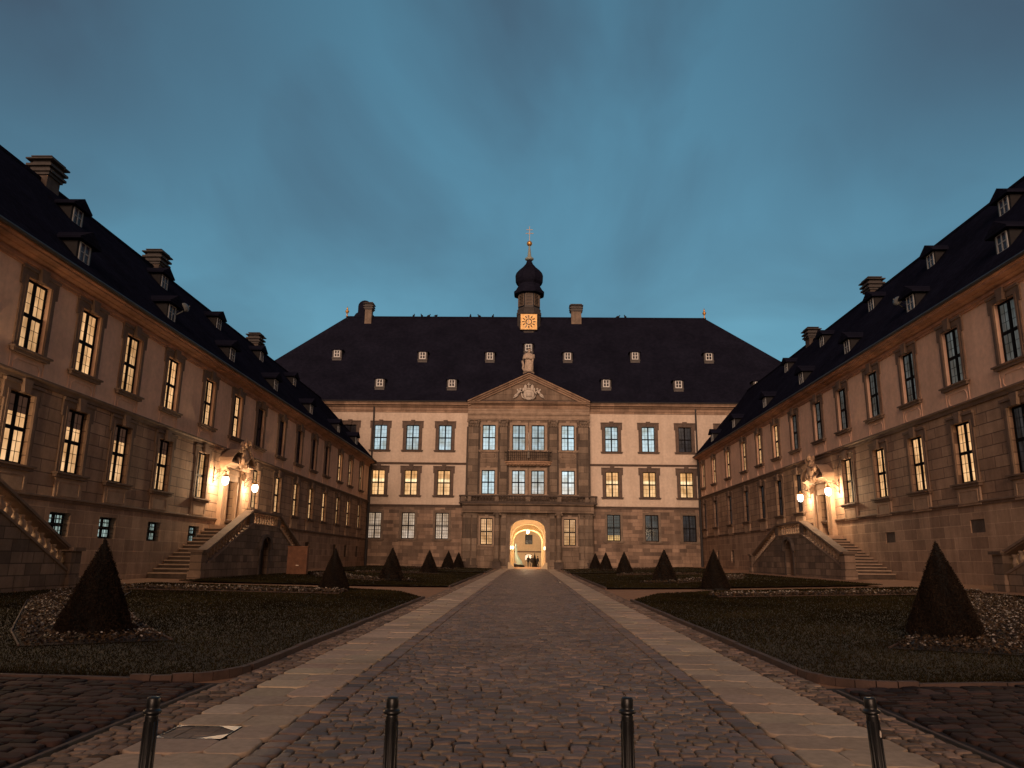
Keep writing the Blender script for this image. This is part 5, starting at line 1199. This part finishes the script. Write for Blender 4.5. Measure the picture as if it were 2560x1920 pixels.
def person(label, loc, rz, coat, legs, step=.14, scale=1.0):
    t = thing('person', label, 'person', loc, rz, 'people beyond the gateway'); t.scale = (scale,) * 3
    J = [(0, 0, .95), (0, 0, 1.2), (0, 0, 1.42), (0, -.01, 1.52), (0, -.02, 1.6), (0, -.02, 1.72), (-.1, 0, .88), (-.11, -step, .5), (-.11, -step * .9, .08), (-.11, -step * 1.5 - .06, .04), (.1, 0, .88), (.11, step, .5), (.11, step * 1.6, .1), (.11, step * 1.3, .04), (-.19, 0, 1.4), (-.25, .05, 1.14), (-.24, -.03, .9), (-.24, -.05, .82), (.19, 0, 1.4), (.25, -.04, 1.14), (.24, -.14, .92), (.24, -.18, .85)]
    Ed = [(0, 1), (1, 2), (2, 3), (3, 4), (4, 5), (0, 6), (6, 7), (7, 8), (8, 9), (0, 10), (10, 11), (11, 12), (12, 13), (2, 14), (14, 15), (15, 16), (16, 17), (2, 18), (18, 19), (19, 20), (20, 21)]
    Rr = [(.17, .13), (.18, .13), (.16, .11), .06, .1, .085, .1, .075, .05, .045, .1, .075, .05, .045, .075, .055, .045, .04, .075, .055, .045, .04]
    o = figure('body', J, Ed, Rr, skinmat(coat, legs), t)
    b = MB(); b.ball((0, .0, 1.70), .115, 8, .9, 1, 1.05); b.build('hair', M['iron'], o, True)
person('person in a long dark coat standing below the lit arch, left of the group', (.12, 124, .45), .3, (.02, .017, .017), (.015, .013, .014), .05, 1.03)
person('person in dark jacket close beside the coated one, under the lit arch', (.66, 124.6, .45), -.4, (.03, .022, .02), (.018, .015, .015), .16, 1.0)
person('person in dark clothes walking at the right of the group beyond the gateway', (1.58, 123.2, .45), .9, (.016, .015, .018), (.013, .012, .014), .22, .98)
t = thing('clipped_conifer', 'narrow dark conifer standing behind the people beyond the gateway', 'tree', (1.15, 126.5, .42)); t.scale = (.62, .62, 1.25); link('foliage', yf, t); link('trunk', stem, t)
t = thing('fountain_sculpture', 'pale bluish column flowing into a sloping foot, left of the people beyond the gateway', 'sculpture', (-1.75, 123.0, .45))
b = MB(); b.tube([(-.1, 0, 3.6), (-.08, 0, 2.8), (-.05, 0, 2.0), (.1, 0, 1.4), (.45, 0, .7), (1.0, 0, .28)], [.1, .16, .2, .36, .5, .1], 10); m, N, L, B = mat('pale_blue_cloth'); B.inputs['Base Color'].default_value = (.5, .75, .8, 1); M['blue'] = m
b.build('column', M['blue'], t, True); b = MB(); b.tube([(-.4, .1, .3), (.6, -.05, .3), (1.3, 0, .15)], [.35, .3, .1], 8); b.build('base', M['iron'], t, True)
point(t, (-2.2, 3.0, 6.0), 1, (1, .7, .4), .2).data.energy = 7000  # unseen light without a fixture, added to brighten the rear wall

# ------------------------------------------------------------------ unseen houses added behind the viewer to shade the near lawns
def shade_house(label, x0, x1, y0, y1, h, rr):
    t = thing('shade_house', label, 'house', ((x0 + x1) / 2, y1, 0), PI); w = (x1 - x0) / 2; d = y1 - y0
    n = int(2 * w / 3.0); ops = []
    for k in range(n):
        xc = -w + (2 * w) * (k + .5) / n
        for z in (1.0, 4.4): ops.append((xc - .55, xc + .55, z, z + 1.9))
    b = MB(); b.wall(-w, w, -.5, h, ops, 0, .25); b.box(-w, w, .3, d, -.5, h - .01); b.build('wall', M['rear'], t)
    for o in ops: window(t, (o[0] + o[1]) / 2, o[2], o[3], 1.1, 'dark', 0, .12, 'flat', 'trim', None, pw=.14)
    b = MB(); b.poly_x([(-.4, h), (d / 2, h + rr), (d + .4, h)], -w - .3, w + .3); b.build('roof', M['slate'], t)
shade_house('unseen plain house added behind the viewer to shade the near left lawn', -44, -7.6, -24, -13, 8.4, 3.4)
shade_house('unseen plain house added behind the viewer to shade the near right lawn', 7.6, 46, -24, -13, 8.4, 3.4)
